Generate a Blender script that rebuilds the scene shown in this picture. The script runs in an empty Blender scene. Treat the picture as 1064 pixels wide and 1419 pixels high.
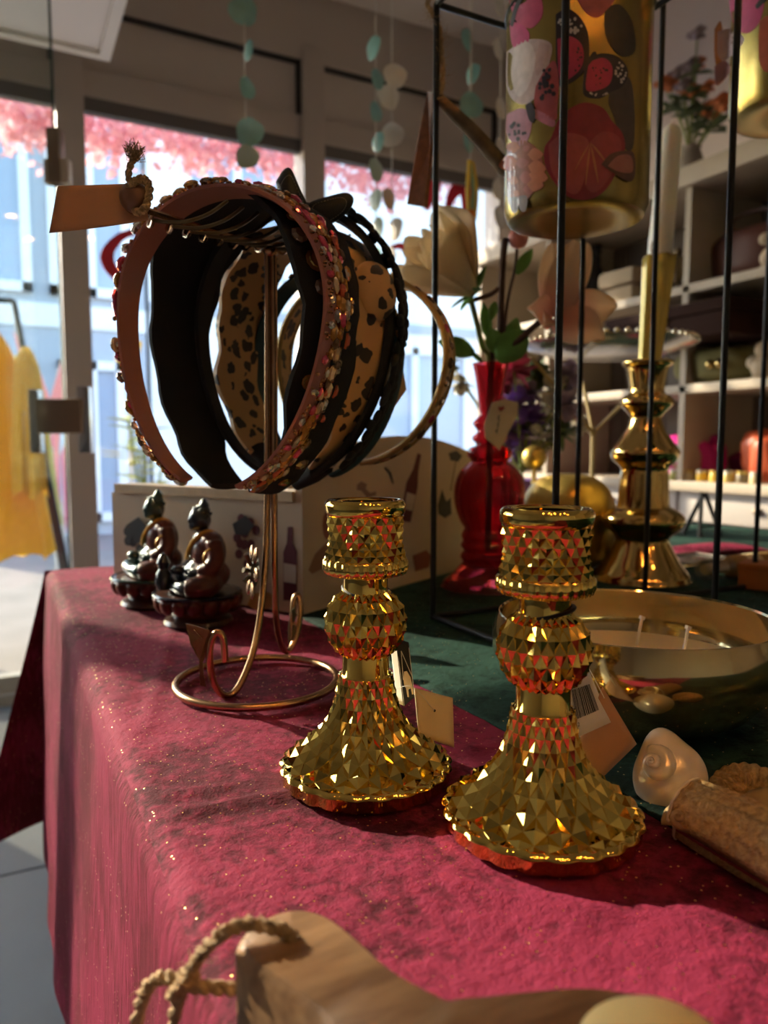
import bpy, bmesh, math, random
from mathutils import Vector, Matrix
random.seed(7)
sc = bpy.context.scene
COL = sc.collection
# ---------------------------------------------------------------- camera model (1064 x 1419 frame)
F = 1025.0; CX, CY = 532.0, 709.5; HOR = 620.0; H = .189; TZ = .75
PIT = math.atan((CY-HOR)/F); YAW = math.atan(532/math.hypot(F, CY-HOR))
sa, ca, sp, cp = math.sin(YAW), math.cos(YAW), math.sin(PIT), math.cos(PIT)
FW = (sa*cp, ca*cp, -sp); RT = (ca, -sa, 0.0); UP = (sa*sp, ca*sp, cp); EYE = (0, 0, TZ+H)
def ray(x, y):
    a, b = (x-CX)/F, (CY-y)/F
    return [FW[i]+a*RT[i]+b*UP[i] for i in range(3)]
def hit(x, y, ax, val):                       # where a pixel's ray meets the plane axis=val
    d = ray(x, y); t = (val-EYE[ax])/d[ax]; return Vector([EYE[i]+t*d[i] for i in range(3)])
def G(x, y, h=0): return hit(x, y, 2, TZ+h)   # on the table (h above it)
def D(x, y, z):                               # at horizontal depth z from the eye
    d = ray(x, y); hz = d[0]*sa+d[1]*ca; t = z/hz; return Vector([EYE[i]+t*d[i] for i in range(3)])
cam = bpy.data.cameras.new('camera'); camo = bpy.data.objects.new('camera', cam); COL.objects.link(camo)
cam.sensor_fit = 'VERTICAL'; cam.sensor_height = 36; cam.lens = 36*F/1419
cam.clip_start = .01; cam.clip_end = 200
camo.matrix_world = Matrix(((RT[0], UP[0], -FW[0], 0), (RT[1], UP[1], -FW[1], 0), (RT[2], UP[2], -FW[2], TZ+H), (0, 0, 0, 1)))
cam.dof.use_dof = True; cam.dof.focus_distance = .43; cam.dof.aperture_fstop = 7.5
sc.camera = camo
# ---------------------------------------------------------------- daylight
SUN_EL, SUN_STR, SKY_STR, EXPO = 23.0, 11.0, .85, 0.18
SUN_DIR = Vector((.485*math.cos(math.radians(SUN_EL)), -.874*math.cos(math.radians(SUN_EL)), -math.sin(math.radians(SUN_EL)))).normalized()
w = bpy.data.worlds.new('sky'); sc.world = w; w.use_nodes = True
wn = w.node_tree; bg = wn.nodes['Background']; st = wn.nodes.new('ShaderNodeTexSky')
st.sky_type = 'NISHITA'; st.sun_disc = False; st.sun_elevation = math.radians(SUN_EL+8)
st.sun_rotation = math.atan2(-SUN_DIR.x, -SUN_DIR.y)
wn.links.new(st.outputs[0], bg.inputs[0]); bg.inputs[1].default_value = SKY_STR
sl = bpy.data.lights.new('sun', 'SUN'); sl.energy = SUN_STR; sl.color = (1, .83, .62); sl.angle = math.radians(.6)
slo = bpy.data.objects.new('sun', sl); COL.objects.link(slo)
slo.rotation_euler = SUN_DIR.to_track_quat('-Z', 'Y').to_euler(); slo.location = (-4, 8, 6)
vs = sc.view_settings; vs.view_transform = 'Standard'; vs.look = 'None'; vs.exposure = EXPO; vs.gamma = 1; vs.use_curve_mapping = False
# ---------------------------------------------------------------- helpers
V = Vector
def vary(name, *a): return name
class MB:
    """collects shapes; build() links them as one mesh object"""
    def __init__(s): s.v = []; s.f = []; s.m = []
    def add(s, vs_, fs_, mi=0):
        o = len(s.v); s.v += [V(p) for p in vs_]; s.f += [tuple(i+o for i in f) for f in fs_]; s.m += [mi]*len(fs_); return s
    def box(s, c, d, R=None, mi=0):
        x, y, z = (k/2 for k in d); c = V(c)
        P = [V((i*x, j*y, k*z)) for i in (-1, 1) for j in (-1, 1) for k in (-1, 1)]
        if R is not None: P = [R @ p for p in P]
        return s.add([c+p for p in P], [(0, 1, 3, 2), (4, 6, 7, 5), (0, 4, 5, 1), (2, 3, 7, 6), (0, 2, 6, 4), (1, 5, 7, 3)], mi)
    def bbox(s, a, b, mi=0): return s.box([(a[i]+b[i])/2 for i in range(3)], [abs(b[i]-a[i]) for i in range(3)], None, mi)
    def rbox(s, c, d, r=.003, R=None, mi=0):          # box with rounded edges
        bm = bmesh.new(); bmesh.ops.create_cube(bm, size=1)
        for q in bm.verts: q.co = V((q.co.x*d[0], q.co.y*d[1], q.co.z*d[2]))
        bmesh.ops.bevel(bm, geom=bm.edges[:], offset=r, segments=2, affect='EDGES', profile=.6)
        if R is not None: bmesh.ops.transform(bm, matrix=R.to_4x4(), verts=bm.verts)
        bm.verts.index_update(); c = V(c)
        s.add([c+q.co for q in bm.verts], [[q.index for q in f.verts] for f in bm.faces], mi); bm.free(); return s
    def tube(s, pts, r, n=8, closed=False, mi=0, cap=True):
        pts = [V(p) for p in pts]; k = len(pts)
        rr = r if isinstance(r, (list, tuple)) else [r]*k
        T = []
        for i in range(k):
            a = pts[(i-1) % k] if closed else pts[max(i-1, 0)]; b = pts[(i+1) % k] if closed else pts[min(i+1, k-1)]
            T.append((b-a).normalized() if (b-a).length > 1e-9 else V((0, 0, 1)))
        up = T[0].orthogonal().normalized(); vs_ = []
        for i in range(k):
            up = (up-T[i]*up.dot(T[i]))
            up = up.normalized() if up.length > 1e-6 else T[i].orthogonal().normalized()
            b = T[i].cross(up)
            for j in range(n):
                t = 2*math.pi*j/n; vs_.append(pts[i]+(up*math.cos(t)+b*math.sin(t))*rr[i])
        fs_ = []
        for i in range(k if closed else k-1):
            i2 = (i+1) % k
            for j in range(n): fs_.append((i*n+j, i2*n+j, i2*n+(j+1) % n, i*n+(j+1) % n))
        if cap and not closed: fs_ += [tuple(reversed(range(n))), tuple((k-1)*n+j for j in range(n))]
        return s.add(vs_, fs_, mi)
    def lathe(s, prof, n=32, c=(0, 0, 0), mod=None, mi=0, R=None):
        """prof: (radius, z) list; mod(theta, z)->radius factor"""
        c = V(c); vs_ = []; fs_ = []; k = len(prof)
        for (r, z) in prof:
            for j in range(n):
                t = 2*math.pi*j/n; q = r*(mod(t, z) if mod else 1)
                p = V((q*math.cos(t), q*math.sin(t), z)); vs_.append(c+(R @ p if R is not None else p))
        for i in range(k-1):
            for j in range(n): fs_.append((i*n+j, i*n+(j+1) % n, (i+1)*n+(j+1) % n, (i+1)*n+j))
        if prof[0][0] > 1e-6: fs_.append(tuple(reversed(range(n))))
        if prof[-1][0] > 1e-6: fs_.append(tuple((k-1)*n+j for j in range(n)))
        return s.add(vs_, fs_, mi)
    def ball(s, c, r, sc_=(1, 1, 1), n=12, m=8, R=None, mi=0):
        prof = [(math.sin(math.pi*i/m), -math.cos(math.pi*i/m)) for i in range(m+1)]
        c = V(c); vs_ = []; fs_ = []
        for (q, z) in prof:
            for j in range(n):
                t = 2*math.pi*j/n; p = V((q*math.cos(t)*sc_[0], q*math.sin(t)*sc_[1], z*sc_[2]))*r
                vs_.append(c+(R @ p if R is not None else p))
        for i in range(m):
            for j in range(n): fs_.append((i*n+j, i*n+(j+1) % n, (i+1)*n+(j+1) % n, (i+1)*n+j))
        return s.add(vs_, fs_, mi)
    def prism(s, poly, o, u, v, th, mi=0):
        """2D outline extruded th along u x v, starting at o"""
        o, u, v = V(o), V(u), V(v); nrm = u.cross(v).normalized()*th; k = len(poly)
        A = [o+u*p[0]+v*p[1] for p in poly]
        return s.add(A+[p+nrm for p in A], [tuple(reversed(range(k))), tuple(range(k, 2*k))]+[(i, (i+1) % k, k+(i+1) % k, k+i) for i in range(k)], mi)
    def grid(s, fn, nu, nv, mi=0):
        vs_ = [fn(i/nu, j/nv) for i in range(nu+1) for j in range(nv+1)]
        return s.add(vs_, [(i*(nv+1)+j, (i+1)*(nv+1)+j, (i+1)*(nv+1)+j+1, i*(nv+1)+j+1) for i in range(nu) for j in range(nv)], mi)
    def slab(s, P, th=.0004, mi=0):               # thin solid sheet from a 3D polygon
        P = [V(p) for p in P]; n = (P[1]-P[0]).cross(P[2]-P[0]).normalized()*th; k = len(P)
        return s.add(P+[p+n for p in P], [tuple(reversed(range(k))), tuple(range(k, 2*k))]+[(i, (i+1) % k, k+(i+1) % k, k+i) for i in range(k)], mi)
    def mesh(s, name):
        me = bpy.data.meshes.new(name); me.from_pydata([tuple(p) for p in s.v], [], s.f)
        return me
    def build(s, name, mat, parent=None, world=False, smooth=True, solid=0, sub=0, fix=True, ang=40):
        off = V((0, 0, 0))
        if world and parent is not None:
            q = parent
            while q is not None: off += q.location; q = q.parent
        s.v = [p-off for p in s.v]
        me = s.mesh(name)
        ms = mat if isinstance(mat, (list, tuple)) else [mat]
        for m_ in ms: me.materials.append(m_)
        me.polygons.foreach_set('material_index', s.m)
        if fix:
            bm = bmesh.new(); bm.from_mesh(me); bmesh.ops.remove_doubles(bm, verts=bm.verts, dist=1e-6)
            bmesh.ops.recalc_face_normals(bm, faces=bm.faces); bm.to_mesh(me); bm.free()
        if smooth:
            me.shade_smooth()
            if ang < 180:
                me.set_sharp_from_angle(angle=math.radians(ang))
        o = bpy.data.objects.new(name, me); COL.objects.link(o)
        if parent is not None: o.parent = parent
        if solid:
            md = o.modifiers.new('thickness', 'SOLIDIFY'); md.thickness = solid; md.offset = 0
        if sub:
            md = o.modifiers.new('smooth', 'SUBSURF'); md.levels = md.render_levels = sub
        return o
def tag(o, label=None, cat=None, group=None, kind=None):
    if label: o['label'] = label
    if cat: o['category'] = cat
    if group: o['group'] = group
    if kind: o['kind'] = kind
    return o
def thing(name, label, cat, loc=(0, 0, 0), rz=0, group=None):
    o = bpy.data.objects.new(name, None); COL.objects.link(o); o.empty_display_size = .02
    o.location = V(loc); o.rotation_euler = (0, 0, rz); return tag(o, label, cat, group)
def inst(me, name, parent, M, mat=None):           # a part that shares mesh data
    o = bpy.data.objects.new(name, me); COL.objects.link(o); o.parent = parent; o.matrix_local = M; return o
def frame(n, up=V((0, 0, 1)), p=V((0, 0, 0)), s=1.0):   # matrix whose z axis is n
    n = V(n).normalized(); x = V(up).cross(n)
    x = x.normalized() if x.length > 1e-5 else n.orthogonal().normalized()
    y = n.cross(x); M = Matrix((x, y, n)).transposed().to_4x4(); return Matrix.Translation(V(p)) @ M @ Matrix.Scale(s, 4)
def spline(P, k=6):                                 # Catmull-Rom through points
    P = [V(p) for p in P]; out = []
    for i in range(len(P)-1):
        a, b, c, d = P[max(i-1, 0)], P[i], P[i+1], P[min(i+2, len(P)-1)]
        for j in range(k):
            t = j/k; out.append(.5*((2*b)+(c-a)*t+(2*a-5*b+4*c-d)*t*t+(3*b-a-3*c+d)*t**3))
    out.append(P[-1]); return out
# ---------------------------------------------------------------- materials
MATS = {}
def mat(name, col=(.8, .8, .8), rough=.5, metal=0, var=0, vscale=40, bump=0, bscale=80, sheen=0, trans=0, ior=1.45, coat=0, emit=None, es=1, alpha=1, col2=None, sss=0, aniso=(1, 1, 1), spec=.5):
    if name in MATS: return MATS[name]
    m = bpy.data.materials.new(name); m.use_nodes = True; nt = m.node_tree; b = nt.nodes['Principled BSDF']
    b.inputs['Base Color'].default_value = (*col, 1); b.inputs['Roughness'].default_value = rough; b.inputs['Metallic'].default_value = metal
    b.inputs['Transmission Weight'].default_value = trans; b.inputs['IOR'].default_value = ior; b.inputs['Coat Weight'].default_value = coat
    b.inputs['Specular IOR Level'].default_value = spec
    if sss: b.inputs['Subsurface Weight'].default_value = sss; b.inputs['Subsurface Radius'].default_value = (.01, .006, .003); b.inputs['Subsurface Scale'].default_value = .5
    if sheen: b.inputs['Sheen Weight'].default_value = sheen; b.inputs['Sheen Roughness'].default_value = .4; b.inputs['Sheen Tint'].default_value = (*[min(1, c*1.6+.1) for c in col], 1)
    if emit: b.inputs['Emission Color'].default_value = (*emit, 1); b.inputs['Emission Strength'].default_value = es
    if var or bump or col2:
        tc = nt.nodes.new('ShaderNodeTexCoord'); mp = nt.nodes.new('ShaderNodeMapping'); mp.inputs['Scale'].default_value = aniso
        nt.links.new(tc.outputs['Object'], mp.inputs[0])
    if var or col2:
        nz = nt.nodes.new('ShaderNodeTexNoise'); nz.inputs['Scale'].default_value = vscale; nz.inputs['Detail'].default_value = 5
        nt.links.new(mp.outputs[0], nz.inputs[0])
        cr = nt.nodes.new('ShaderNodeValToRGB'); e = cr.color_ramp.elements
        e[0].position = .3; e[1].position = .7
        c2 = col2 or tuple(min(1, c*(1+var)) for c in col); c1 = col if col2 else tuple(c*(1-var) for c in col)
        e[0].color = (*c1, 1); e[1].color = (*c2, 1)
        nt.links.new(nz.outputs['Fac'], cr.inputs[0]); nt.links.new(cr.outputs[0], b.inputs['Base Color'])
    if bump:
        n2 = nt.nodes.new('ShaderNodeTexNoise'); n2.inputs['Scale'].default_value = bscale; n2.inputs['Detail'].default_value = 4
        nt.links.new(mp.outputs[0], n2.inputs[0])
        bp = nt.nodes.new('ShaderNodeBump'); bp.inputs['Strength'].default_value = bump; bp.inputs['Distance'].default_value = .002
        nt.links.new(n2.outputs['Fac'], bp.inputs['Height']); nt.links.new(bp.outputs[0], b.inputs['Normal'])
    MATS[name] = m; return m
def velvet(name, dark, light, glit=(1, .62, .22), gl=.5, rib=(1, 1, 1)):
    m = bpy.data.materials.new(name); m.use_nodes = True; nt = m.node_tree; L = nt.links; N = nt.nodes; b = N['Principled BSDF']
    tc = N.new('ShaderNodeTexCoord'); mp = N.new('ShaderNodeMapping'); mp.inputs['Scale'].default_value = rib; L.new(tc.outputs['Object'], mp.inputs[0])
    n1 = N.new('ShaderNodeTexNoise'); n1.inputs['Scale'].default_value = 95; n1.inputs['Detail'].default_value = 6; n1.inputs['Roughness'].default_value = .7; L.new(mp.outputs[0], n1.inputs[0])
    n2 = N.new('ShaderNodeTexNoise'); n2.inputs['Scale'].default_value = 9; n2.inputs['Detail'].default_value = 3; L.new(tc.outputs['Object'], n2.inputs[0])
    ad = N.new('ShaderNodeMath'); ad.operation = 'ADD'; L.new(n1.outputs['Fac'], ad.inputs[0]); L.new(n2.outputs['Fac'], ad.inputs[1])
    cr = N.new('ShaderNodeValToRGB'); e = cr.color_ramp.elements; e[0].position = .42*2*.95; e[1].position = .60*2*.95
    e[0].position, e[1].position = .80, 1.0
    mpv = N.new('ShaderNodeMath'); mpv.operation = 'MULTIPLY'; mpv.inputs[1].default_value = .9; L.new(ad.outputs[0], mpv.inputs[0])
    e[0].color = (*dark, 1); e[1].color = (*light, 1); L.new(mpv.outputs[0], cr.inputs[0])
    vo = N.new('ShaderNodeTexVoronoi'); vo.inputs['Scale'].default_value = 330; L.new(tc.outputs['Object'], vo.inputs[0])
    lt = N.new('ShaderNodeMath'); lt.operation = 'LESS_THAN'; lt.inputs[1].default_value = .165; L.new(vo.outputs['Distance'], lt.inputs[0])
    sx = N.new('ShaderNodeSeparateColor'); L.new(vo.outputs['Color'], sx.inputs[0])
    gt = N.new('ShaderNodeMath'); gt.operation = 'LESS_THAN'; gt.inputs[1].default_value = gl; L.new(sx.outputs[0], gt.inputs[0])
    mu = N.new('ShaderNodeMath'); mu.operation = 'MULTIPLY'; L.new(lt.outputs[0], mu.inputs[0]); L.new(gt.outputs[0], mu.inputs[1])
    mx = N.new('ShaderNodeMixRGB'); L.new(mu.outputs[0], mx.inputs[0]); L.new(cr.outputs[0], mx.inputs[1]); mx.inputs[2].default_value = (*glit, 1)
    L.new(mx.outputs[0], b.inputs['Base Color']); L.new(mu.outputs[0], b.inputs['Metallic'])
    mr = N.new('ShaderNodeMapRange'); mr.inputs[3].default_value = .85; mr.inputs[4].default_value = .3; L.new(mu.outputs[0], mr.inputs[0]); L.new(mr.outputs[0], b.inputs['Roughness'])
    b.inputs['Sheen Weight'].default_value = .4; b.inputs['Sheen Roughness'].default_value = .35; b.inputs['Sheen Tint'].default_value = (*[min(1, c*1.5) for c in light], 1)
    b.inputs['Specular IOR Level'].default_value = .2
    bp = N.new('ShaderNodeBump'); bp.inputs['Strength'].default_value = .9; bp.inputs['Distance'].default_value = .0025; L.new(n1.outputs['Fac'], bp.inputs['Height']); L.new(bp.outputs[0], b.inputs['Normal'])
    return m
def translucent(name, col, amt=.5, rough=.5, col_in=None, R=.07):
    m = mat(name, col, rough, 0, var=.06 if not col_in else 0, vscale=30); nt = m.node_tree; L = nt.links; N = nt.nodes; b = N['Principled BSDF']
    if col_in:
        tc = N.new('ShaderNodeTexCoord'); vm = N.new('ShaderNodeVectorMath'); vm.operation = 'LENGTH'; L.new(tc.outputs['Object'], vm.inputs[0]); mr = N.new('ShaderNodeMapRange'); mr.inputs[1].default_value = R*.25; mr.inputs[2].default_value = R; L.new(vm.outputs['Value'], mr.inputs[0])
        cr = N.new('ShaderNodeValToRGB'); cr.color_ramp.elements[0].color = (*col_in, 1); cr.color_ramp.elements[1].color = (*col, 1); L.new(mr.outputs[0], cr.inputs[0]); L.new(cr.outputs[0], b.inputs['Base Color'])
    t = N.new('ShaderNodeBsdfTranslucent'); t.inputs[0].default_value = (*col, 1)
    if b.inputs['Base Color'].is_linked: L.new(b.inputs['Base Color'].links[0].from_socket, t.inputs[0])
    mx = N.new('ShaderNodeMixShader'); mx.inputs[0].default_value = amt; L.new(b.outputs[0], mx.inputs[1]); L.new(t.outputs[0], mx.inputs[2]); L.new(mx.outputs[0], N['Material Output'].inputs[0])
    return m
def leopard(name):
    m = bpy.data.materials.new(name); m.use_nodes = True; nt = m.node_tree; L = nt.links; N = nt.nodes; b = N['Principled BSDF']
    tc = N.new('ShaderNodeTexCoord')
    nz = N.new('ShaderNodeTexNoise'); nz.inputs['Scale'].default_value = 90; L.new(tc.outputs['Object'], nz.inputs[0])
    mx = N.new('ShaderNodeMixRGB'); mx.inputs[0].default_value = .012; L.new(tc.outputs['Object'], mx.inputs[1]); L.new(nz.outputs['Color'], mx.inputs[2])
    vo = N.new('ShaderNodeTexVoronoi'); vo.inputs['Scale'].default_value = 75; L.new(mx.outputs[0], vo.inputs[0])
    cr = N.new('ShaderNodeValToRGB'); cr.color_ramp.interpolation = 'CONSTANT'; e = cr.color_ramp.elements
    e[0].position = 0; e[0].color = (.02, .012, .008, 1); e[1].position = .40; e[1].color = (.58, .33, .12, 1)
    L.new(vo.outputs['Distance'], cr.inputs[0]); L.new(cr.outputs[0], b.inputs['Base Color']); b.inputs['Roughness'].default_value = .45
    b.inputs['Sheen Weight'].default_value = .3
    return m
def pane(name, tint=(1, 1, 1), gloss=.08):
    m = bpy.data.materials.new(name); m.use_nodes = True; nt = m.node_tree; L = nt.links; N = nt.nodes
    out = N['Material Output']; N.remove(N['Principled BSDF'])
    t = N.new('ShaderNodeBsdfTransparent'); t.inputs[0].default_value = (*tint, 1); g = N.new('ShaderNodeBsdfGlossy'); g.inputs['Roughness'].default_value = .02
    mx = N.new('ShaderNodeMixShader'); mx.inputs[0].default_value = gloss; L.new(t.outputs[0], mx.inputs[1]); L.new(g.outputs[0], mx.inputs[2]); L.new(mx.outputs[0], out.inputs[0])
    return m
def woodmat(name, c1, c2, sc_=6, rough=.45, axis=(1, 8, 8)):
    return mat(name, c1, rough, 0, col2=c2, vscale=sc_, aniso=axis, bump=.15, bscale=60)
RED = velvet('wine_velvet', (.055, .003, .010), (.225, .017, .052), gl=.28)
RED_DROP = velvet('wine_velvet_drop', (.09, .004, .013), (.22, .017, .052), gl=.10, rib=(2.5, 2.5, .35))
GREEN = velvet('bottle_green_velvet', (.003, .012, .009), (.018, .055, .042), gl=.10)
GOLD = mat('mirror_gold', (.93, .65, .15), .05, 1)
GOLD2 = mat('mercury_gold', (.72, .52, .20), .14, 1, var=.12, vscale=60)
OLDGOLD = mat('crackled_gold', (.42, .28, .06), .38, .85, col2=(.75, .52, .14), vscale=28, bump=.5, bscale=60)
COPPER = mat('antique_copper', (.52, .30, .16), .26, 1, var=.2, vscale=50)
DARKCOP = mat('dark_bronze', (.16, .12, .07), .38, .9, var=.3, vscale=70)
BLACK = mat('black_metal', (.012, .012, .013), .38, .3)
BLKCLOTH = mat('black_fabric', (.008, .008, .010), .8, 0, sheen=.12, bump=.3, bscale=700)
PINK = mat('pink_satin', (.34, .14, .125), .33, 0, sheen=.3, bump=.05, bscale=300)
TEAL = mat('petrol_velvet', (.008, .035, .05), .55, 0, sheen=.3)
LEO = leopard('leopard_print')
BRAID = mat('gold_braid', (.42, .28, .11), .35, .9, bump=.8, bscale=500)
PAPER = mat('kraft_paper', (.50, .27, .15), .75, 0, var=.07, vscale=30)
CREAM = mat('cream_card', (.82, .66, .42), .7, 0, var=.05, vscale=30)
WHITEC = mat('white_card', (.82, .78, .74), .6)
INK = mat('black_ink', (.015, .015, .015), .6)
TWINE = mat('jute_twine', (.42, .29, .16), .9, 0, var=.35, vscale=300, bump=.8, bscale=900)
WAX = mat('cream_wax', (.85, .74, .55), .5, 0, sss=.2)
WHITEWAX = mat('white_wax', (.90, .83, .74), .42, 0, sss=.2)
def gem(name, c, metal=.55, rough=.08): return mat('gem_'+name, c, rough, metal, coat=.6)
GEMS = [gem('amber', (.72, .38, .10)), gem('champagne', (.78, .58, .38)), gem('crystal', (.85, .82, .78), .7), gem('rose', (.70, .10, .20), .3), gem('coral', (.72, .18, .10), .3), gem('smoky', (.28, .18, .12))]
BEAD = mat('bronze_beads', (.60, .30, .14), .22, .9)
# ================================================================ the room
WY, CZ, XL, XR, YB = 2.96, 2.78, -3.2, 2.25, -3.2
PLASTER = mat('warm_white_plaster', (.62, .57, .52), .8, 0, var=.03, vscale=8)
PINKWALL = mat('blush_plaster', (.72, .62, .57), .8, 0, var=.03, vscale=6)
FRAMEGREY = mat('taupe_window_frame', (.45, .40, .35), .5)
PANELGREY = mat('grey_infill_panel', (.50, .45, .40), .6)
TILE = mat('pale_grey_tile', (.11, .11, .112), .4, 0, var=.08, vscale=5)
GROUT = mat('grey_grout', (.18, .18, .18), .9)
DARKGAP = mat('dark_gasket', (.03, .03, .03), .7)
def struct(o): o['kind'] = 'structure'; return o
fl = struct(MB().bbox((XL, YB, -.05), (XR, WY, -.004)).build('floor', GROUT, smooth=False))
tm = MB().rbox((0, 0, 0), (.594, .594, .012), .002).mesh('tile'); tm.materials.append(TILE)
for i in range(9):
    for j in range(10):
        x, y = XL+.31+i*.6, WY-.3-j*.6
        if y > -1.6 and x < 1.4: inst(tm, 'tile', fl, Matrix.Translation((x, y, -.004)))
struct(MB().bbox((XL, YB, CZ), (XR, WY+.2, CZ+.1)).build('ceiling', PLASTER, smooth=False))
struct(MB().bbox((XR, YB, 0), (XR+.1, WY+.2, CZ)).build('wall_right', PINKWALL, smooth=False))
struct(MB().bbox((XL-.1, YB, 0), (XL, WY+.2, CZ)).build('wall_left', PLASTER, smooth=False))
struct(MB().bbox((XL, YB-.1, 0), (XR, YB, CZ)).build('wall_back', PLASTER, smooth=False))
wb = MB().bbox((XL, WY, 2.56), (XR, WY+.18, CZ)).bbox((XL, WY, -.05), (XR, WY+.16, .04)).build('wall_front', FRAMEGREY, smooth=False); struct(wb)
# posts between the bays, upper infill panels, panes
posts = [(-3.2, -3.08), (-2.58, -2.48), (-1.74, -1.64), (-1.20, -1.15), (-.76, -.66), (.22, .317), (1.154, 1.251), (2.135, 2.25)]  # out-of-view left posts spaced to steer their shadows across the table
for a, b in posts: struct(MB().rbox(((a+b)/2, WY+.05, 1.3), (b-a, .12, 2.53), .006).build('trim_1', FRAMEGREY))
GLASS = pane('window_glass', (.97, .985, .98), .05)
for k in range(len(posts)-1):
    a, b = posts[k][1], posts[k+1][0]; n = k+1
    wr = struct(thing('window_%d' % n, None, None, (a, WY, 0)))
    MB().bbox((a, WY+.01, 2.205), (b, WY+.10, 2.30)).build('transom', FRAMEGREY, wr, True, False)
    MB().bbox((a, WY+.02, 2.155), (b, WY+.06, 2.205)).build('shade_roll', mat('dark_blind_roll', (.13, .12, .11), .7), wr, True, False)
    MB().bbox((a, WY+.03, 2.30), (b, WY+.06, 2.53)).build('infill_panel', PANELGREY, wr, True, False)
    g = MB(); x0, x1, z0, z1 = a, b, 2.30, 2.515
    for q in ((x0, z1-.014, x1, z1+.012), (x1-.018, z0, x1, z1)): g.bbox((q[0], WY+.012, q[1]), (q[2], WY+.03, q[3]))
    g.build('gasket', DARKGAP, wr, True, False)
    MB().bbox((a, WY+.0, 2.515), (b, WY+.1, 2.56)).build('head_rail', FRAMEGREY, wr, True, False)
    MB().bbox((a, WY+.055, .04), (b, WY+.061, 2.2)).build('pane', GLASS, wr, True, False)
    if b < -.6: MB().bbox((a, WY+.01, .04), (b, WY+.05, 1.02)).build('added_low_sunblock', PANELGREY, wr, True, False)  # out-of-view panel added to keep the sun off the floor
    if -1.16 < a < -1.1: MB().bbox((a, WY+.012, 1.97), (b, WY+.016, 2.2)).build('added_top_sunblock', MATS['dark_blind_roll'], wr, True, False)  # unseen strip added high in this bay to shade the candle bowl
    MB().bbox((a, WY+.03, .04), (b, WY+.08, .10)).build('bottom_rail', FRAMEGREY, wr, True, False)
# ceiling panel box hung near the front, frame round it
pz = 2.22; c0 = hit(152, 86, 2, pz); x1, y1 = c0.x, c0.y
lp = thing('ceiling_panel', 'flat white framed panel box hung under the ceiling above the door', 'ceiling panel', (x1-.5, y1-.3, pz))
MB().bbox((x1-1.2, y1-.62, pz+.012), (x1-.03, y1-.03, pz+.05)).build('diffuser', mat('white_panel', (.80, .78, .74), .6), lp, True, False)
PF = mat('white_profile', (.74, .71, .64), .45); g = MB()
for q in ((x1-1.23, y1-.035, x1, y1), (x1-1.23, y1-.65, x1, y1-.615), (x1-.035, y1-.615, x1, y1-.035), (x1-1.23, y1-.615, x1-1.195, y1-.035)):
    g.bbox((q[0], q[1], pz), (q[2], q[3], pz+.06))
g.build('frame', PF, lp, True, False)
g = MB()
for sx in (-1.1, -.1): g.tube([(x1+sx, y1-.32, pz+.05), (x1+sx, y1-.32, CZ)], .004, 6)
g.build('suspension_rod', BLACK, lp, True)
# ceiling spot lamps behind and above the camera
LAMPON = mat('lamp_glow', (1, .8, .5), .5, emit=(1, .68, .34), es=19)
LAMPB = mat('lamp_body', (.55, .53, .5), .5)
for i, (x, y) in enumerate([(-.55, -.35), (-.2, -.45), (.15, -.55), (-.4, -1.0), (-.05, -1.1), (.3, -1.2), (.75, -.9), (1.0, -1.6)]):
    sp_ = thing('ceiling_spot', 'small round recessed ceiling spot lamp with warm glow', 'ceiling lamp', (x, y, CZ-.05), 0, 'warm ceiling spots of the shop')
    MB().lathe([(.062, .05), (.062, .0), (.048, -.006), (.045, .0), (.045, .02)], 20).build('housing', LAMPB, sp_)
    MB().lathe([(.0, .006), (.044, .006)], 20).build('bulb', LAMPON, sp_, fix=False)
# ================================================================ outside
PAVE = mat('sunlit_paving', (.27, .22, .20), .85, 0, var=.15, vscale=3)
struct(MB().bbox((-12, WY+.16, -.25), (25, 9, -.06)).build('pavement', PAVE, smooth=False))
struct(MB().bbox((-40, 9, -.3), (60, 40, -.1)).build('street', mat('asphalt', (.35, .34, .34), .9), smooth=False))
BLUEW = mat('blue_grey_render', (.44, .48, .55), .8); WHITEW = mat('white_render', (.86, .86, .86), .8)
WFR = mat('white_upvc', (.85, .86, .88), .4); BPANE = mat('reflecting_pane', (.36, .43, .55), .15)
FY = 9.0
def facade(name, label, xa, xb, zt, m, wins, bands):
    f = thing(name, label, 'building', ((xa+xb)/2, FY+1, 0))
    MB().bbox((xa, FY, -.2), (xb, FY+3, zt)).build('wall', m, f, True, False)
    for (a, b, c, d, mm) in bands: MB().bbox((a, FY-.03, b), (c, FY+.02, d)).build('facade_band', mm, f, True, False)
    for (a, b, c, d) in wins:
        wd = MB(); t = .10
        for q in ((a, b, c, b+t), (a, d-t, c, d), (a, b, a+t, d), (c-t, b, c, d), ((a+c)/2-t/2, b, (a+c)/2+t/2, d)): wd.bbox((q[0], FY-.08, q[1]), (q[2], FY+.02, q[3]))
        wo = wd.build('window', WFR, f, True, False)
        MB().bbox((a+t, FY-.02, b+t), (c-t, FY+.01, d-t)).build('pane', BPANE, wo, True, False)
facade('grey_blue_building', 'grey blue building with white framed windows across the street', -1.2, 1.55, 6.5, BLUEW,
       [(-.62, 2.6, .38, 4.4), (.55, 2.6, 1.4, 4.4), (-.5, .1, .3, 1.9), (.6, .1, 1.3, 1.9)], [(-1.2, 2.25, 1.55, 2.5, WHITEW), (-1.2, 4.5, 1.55, 4.75, WHITEW)])
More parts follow.
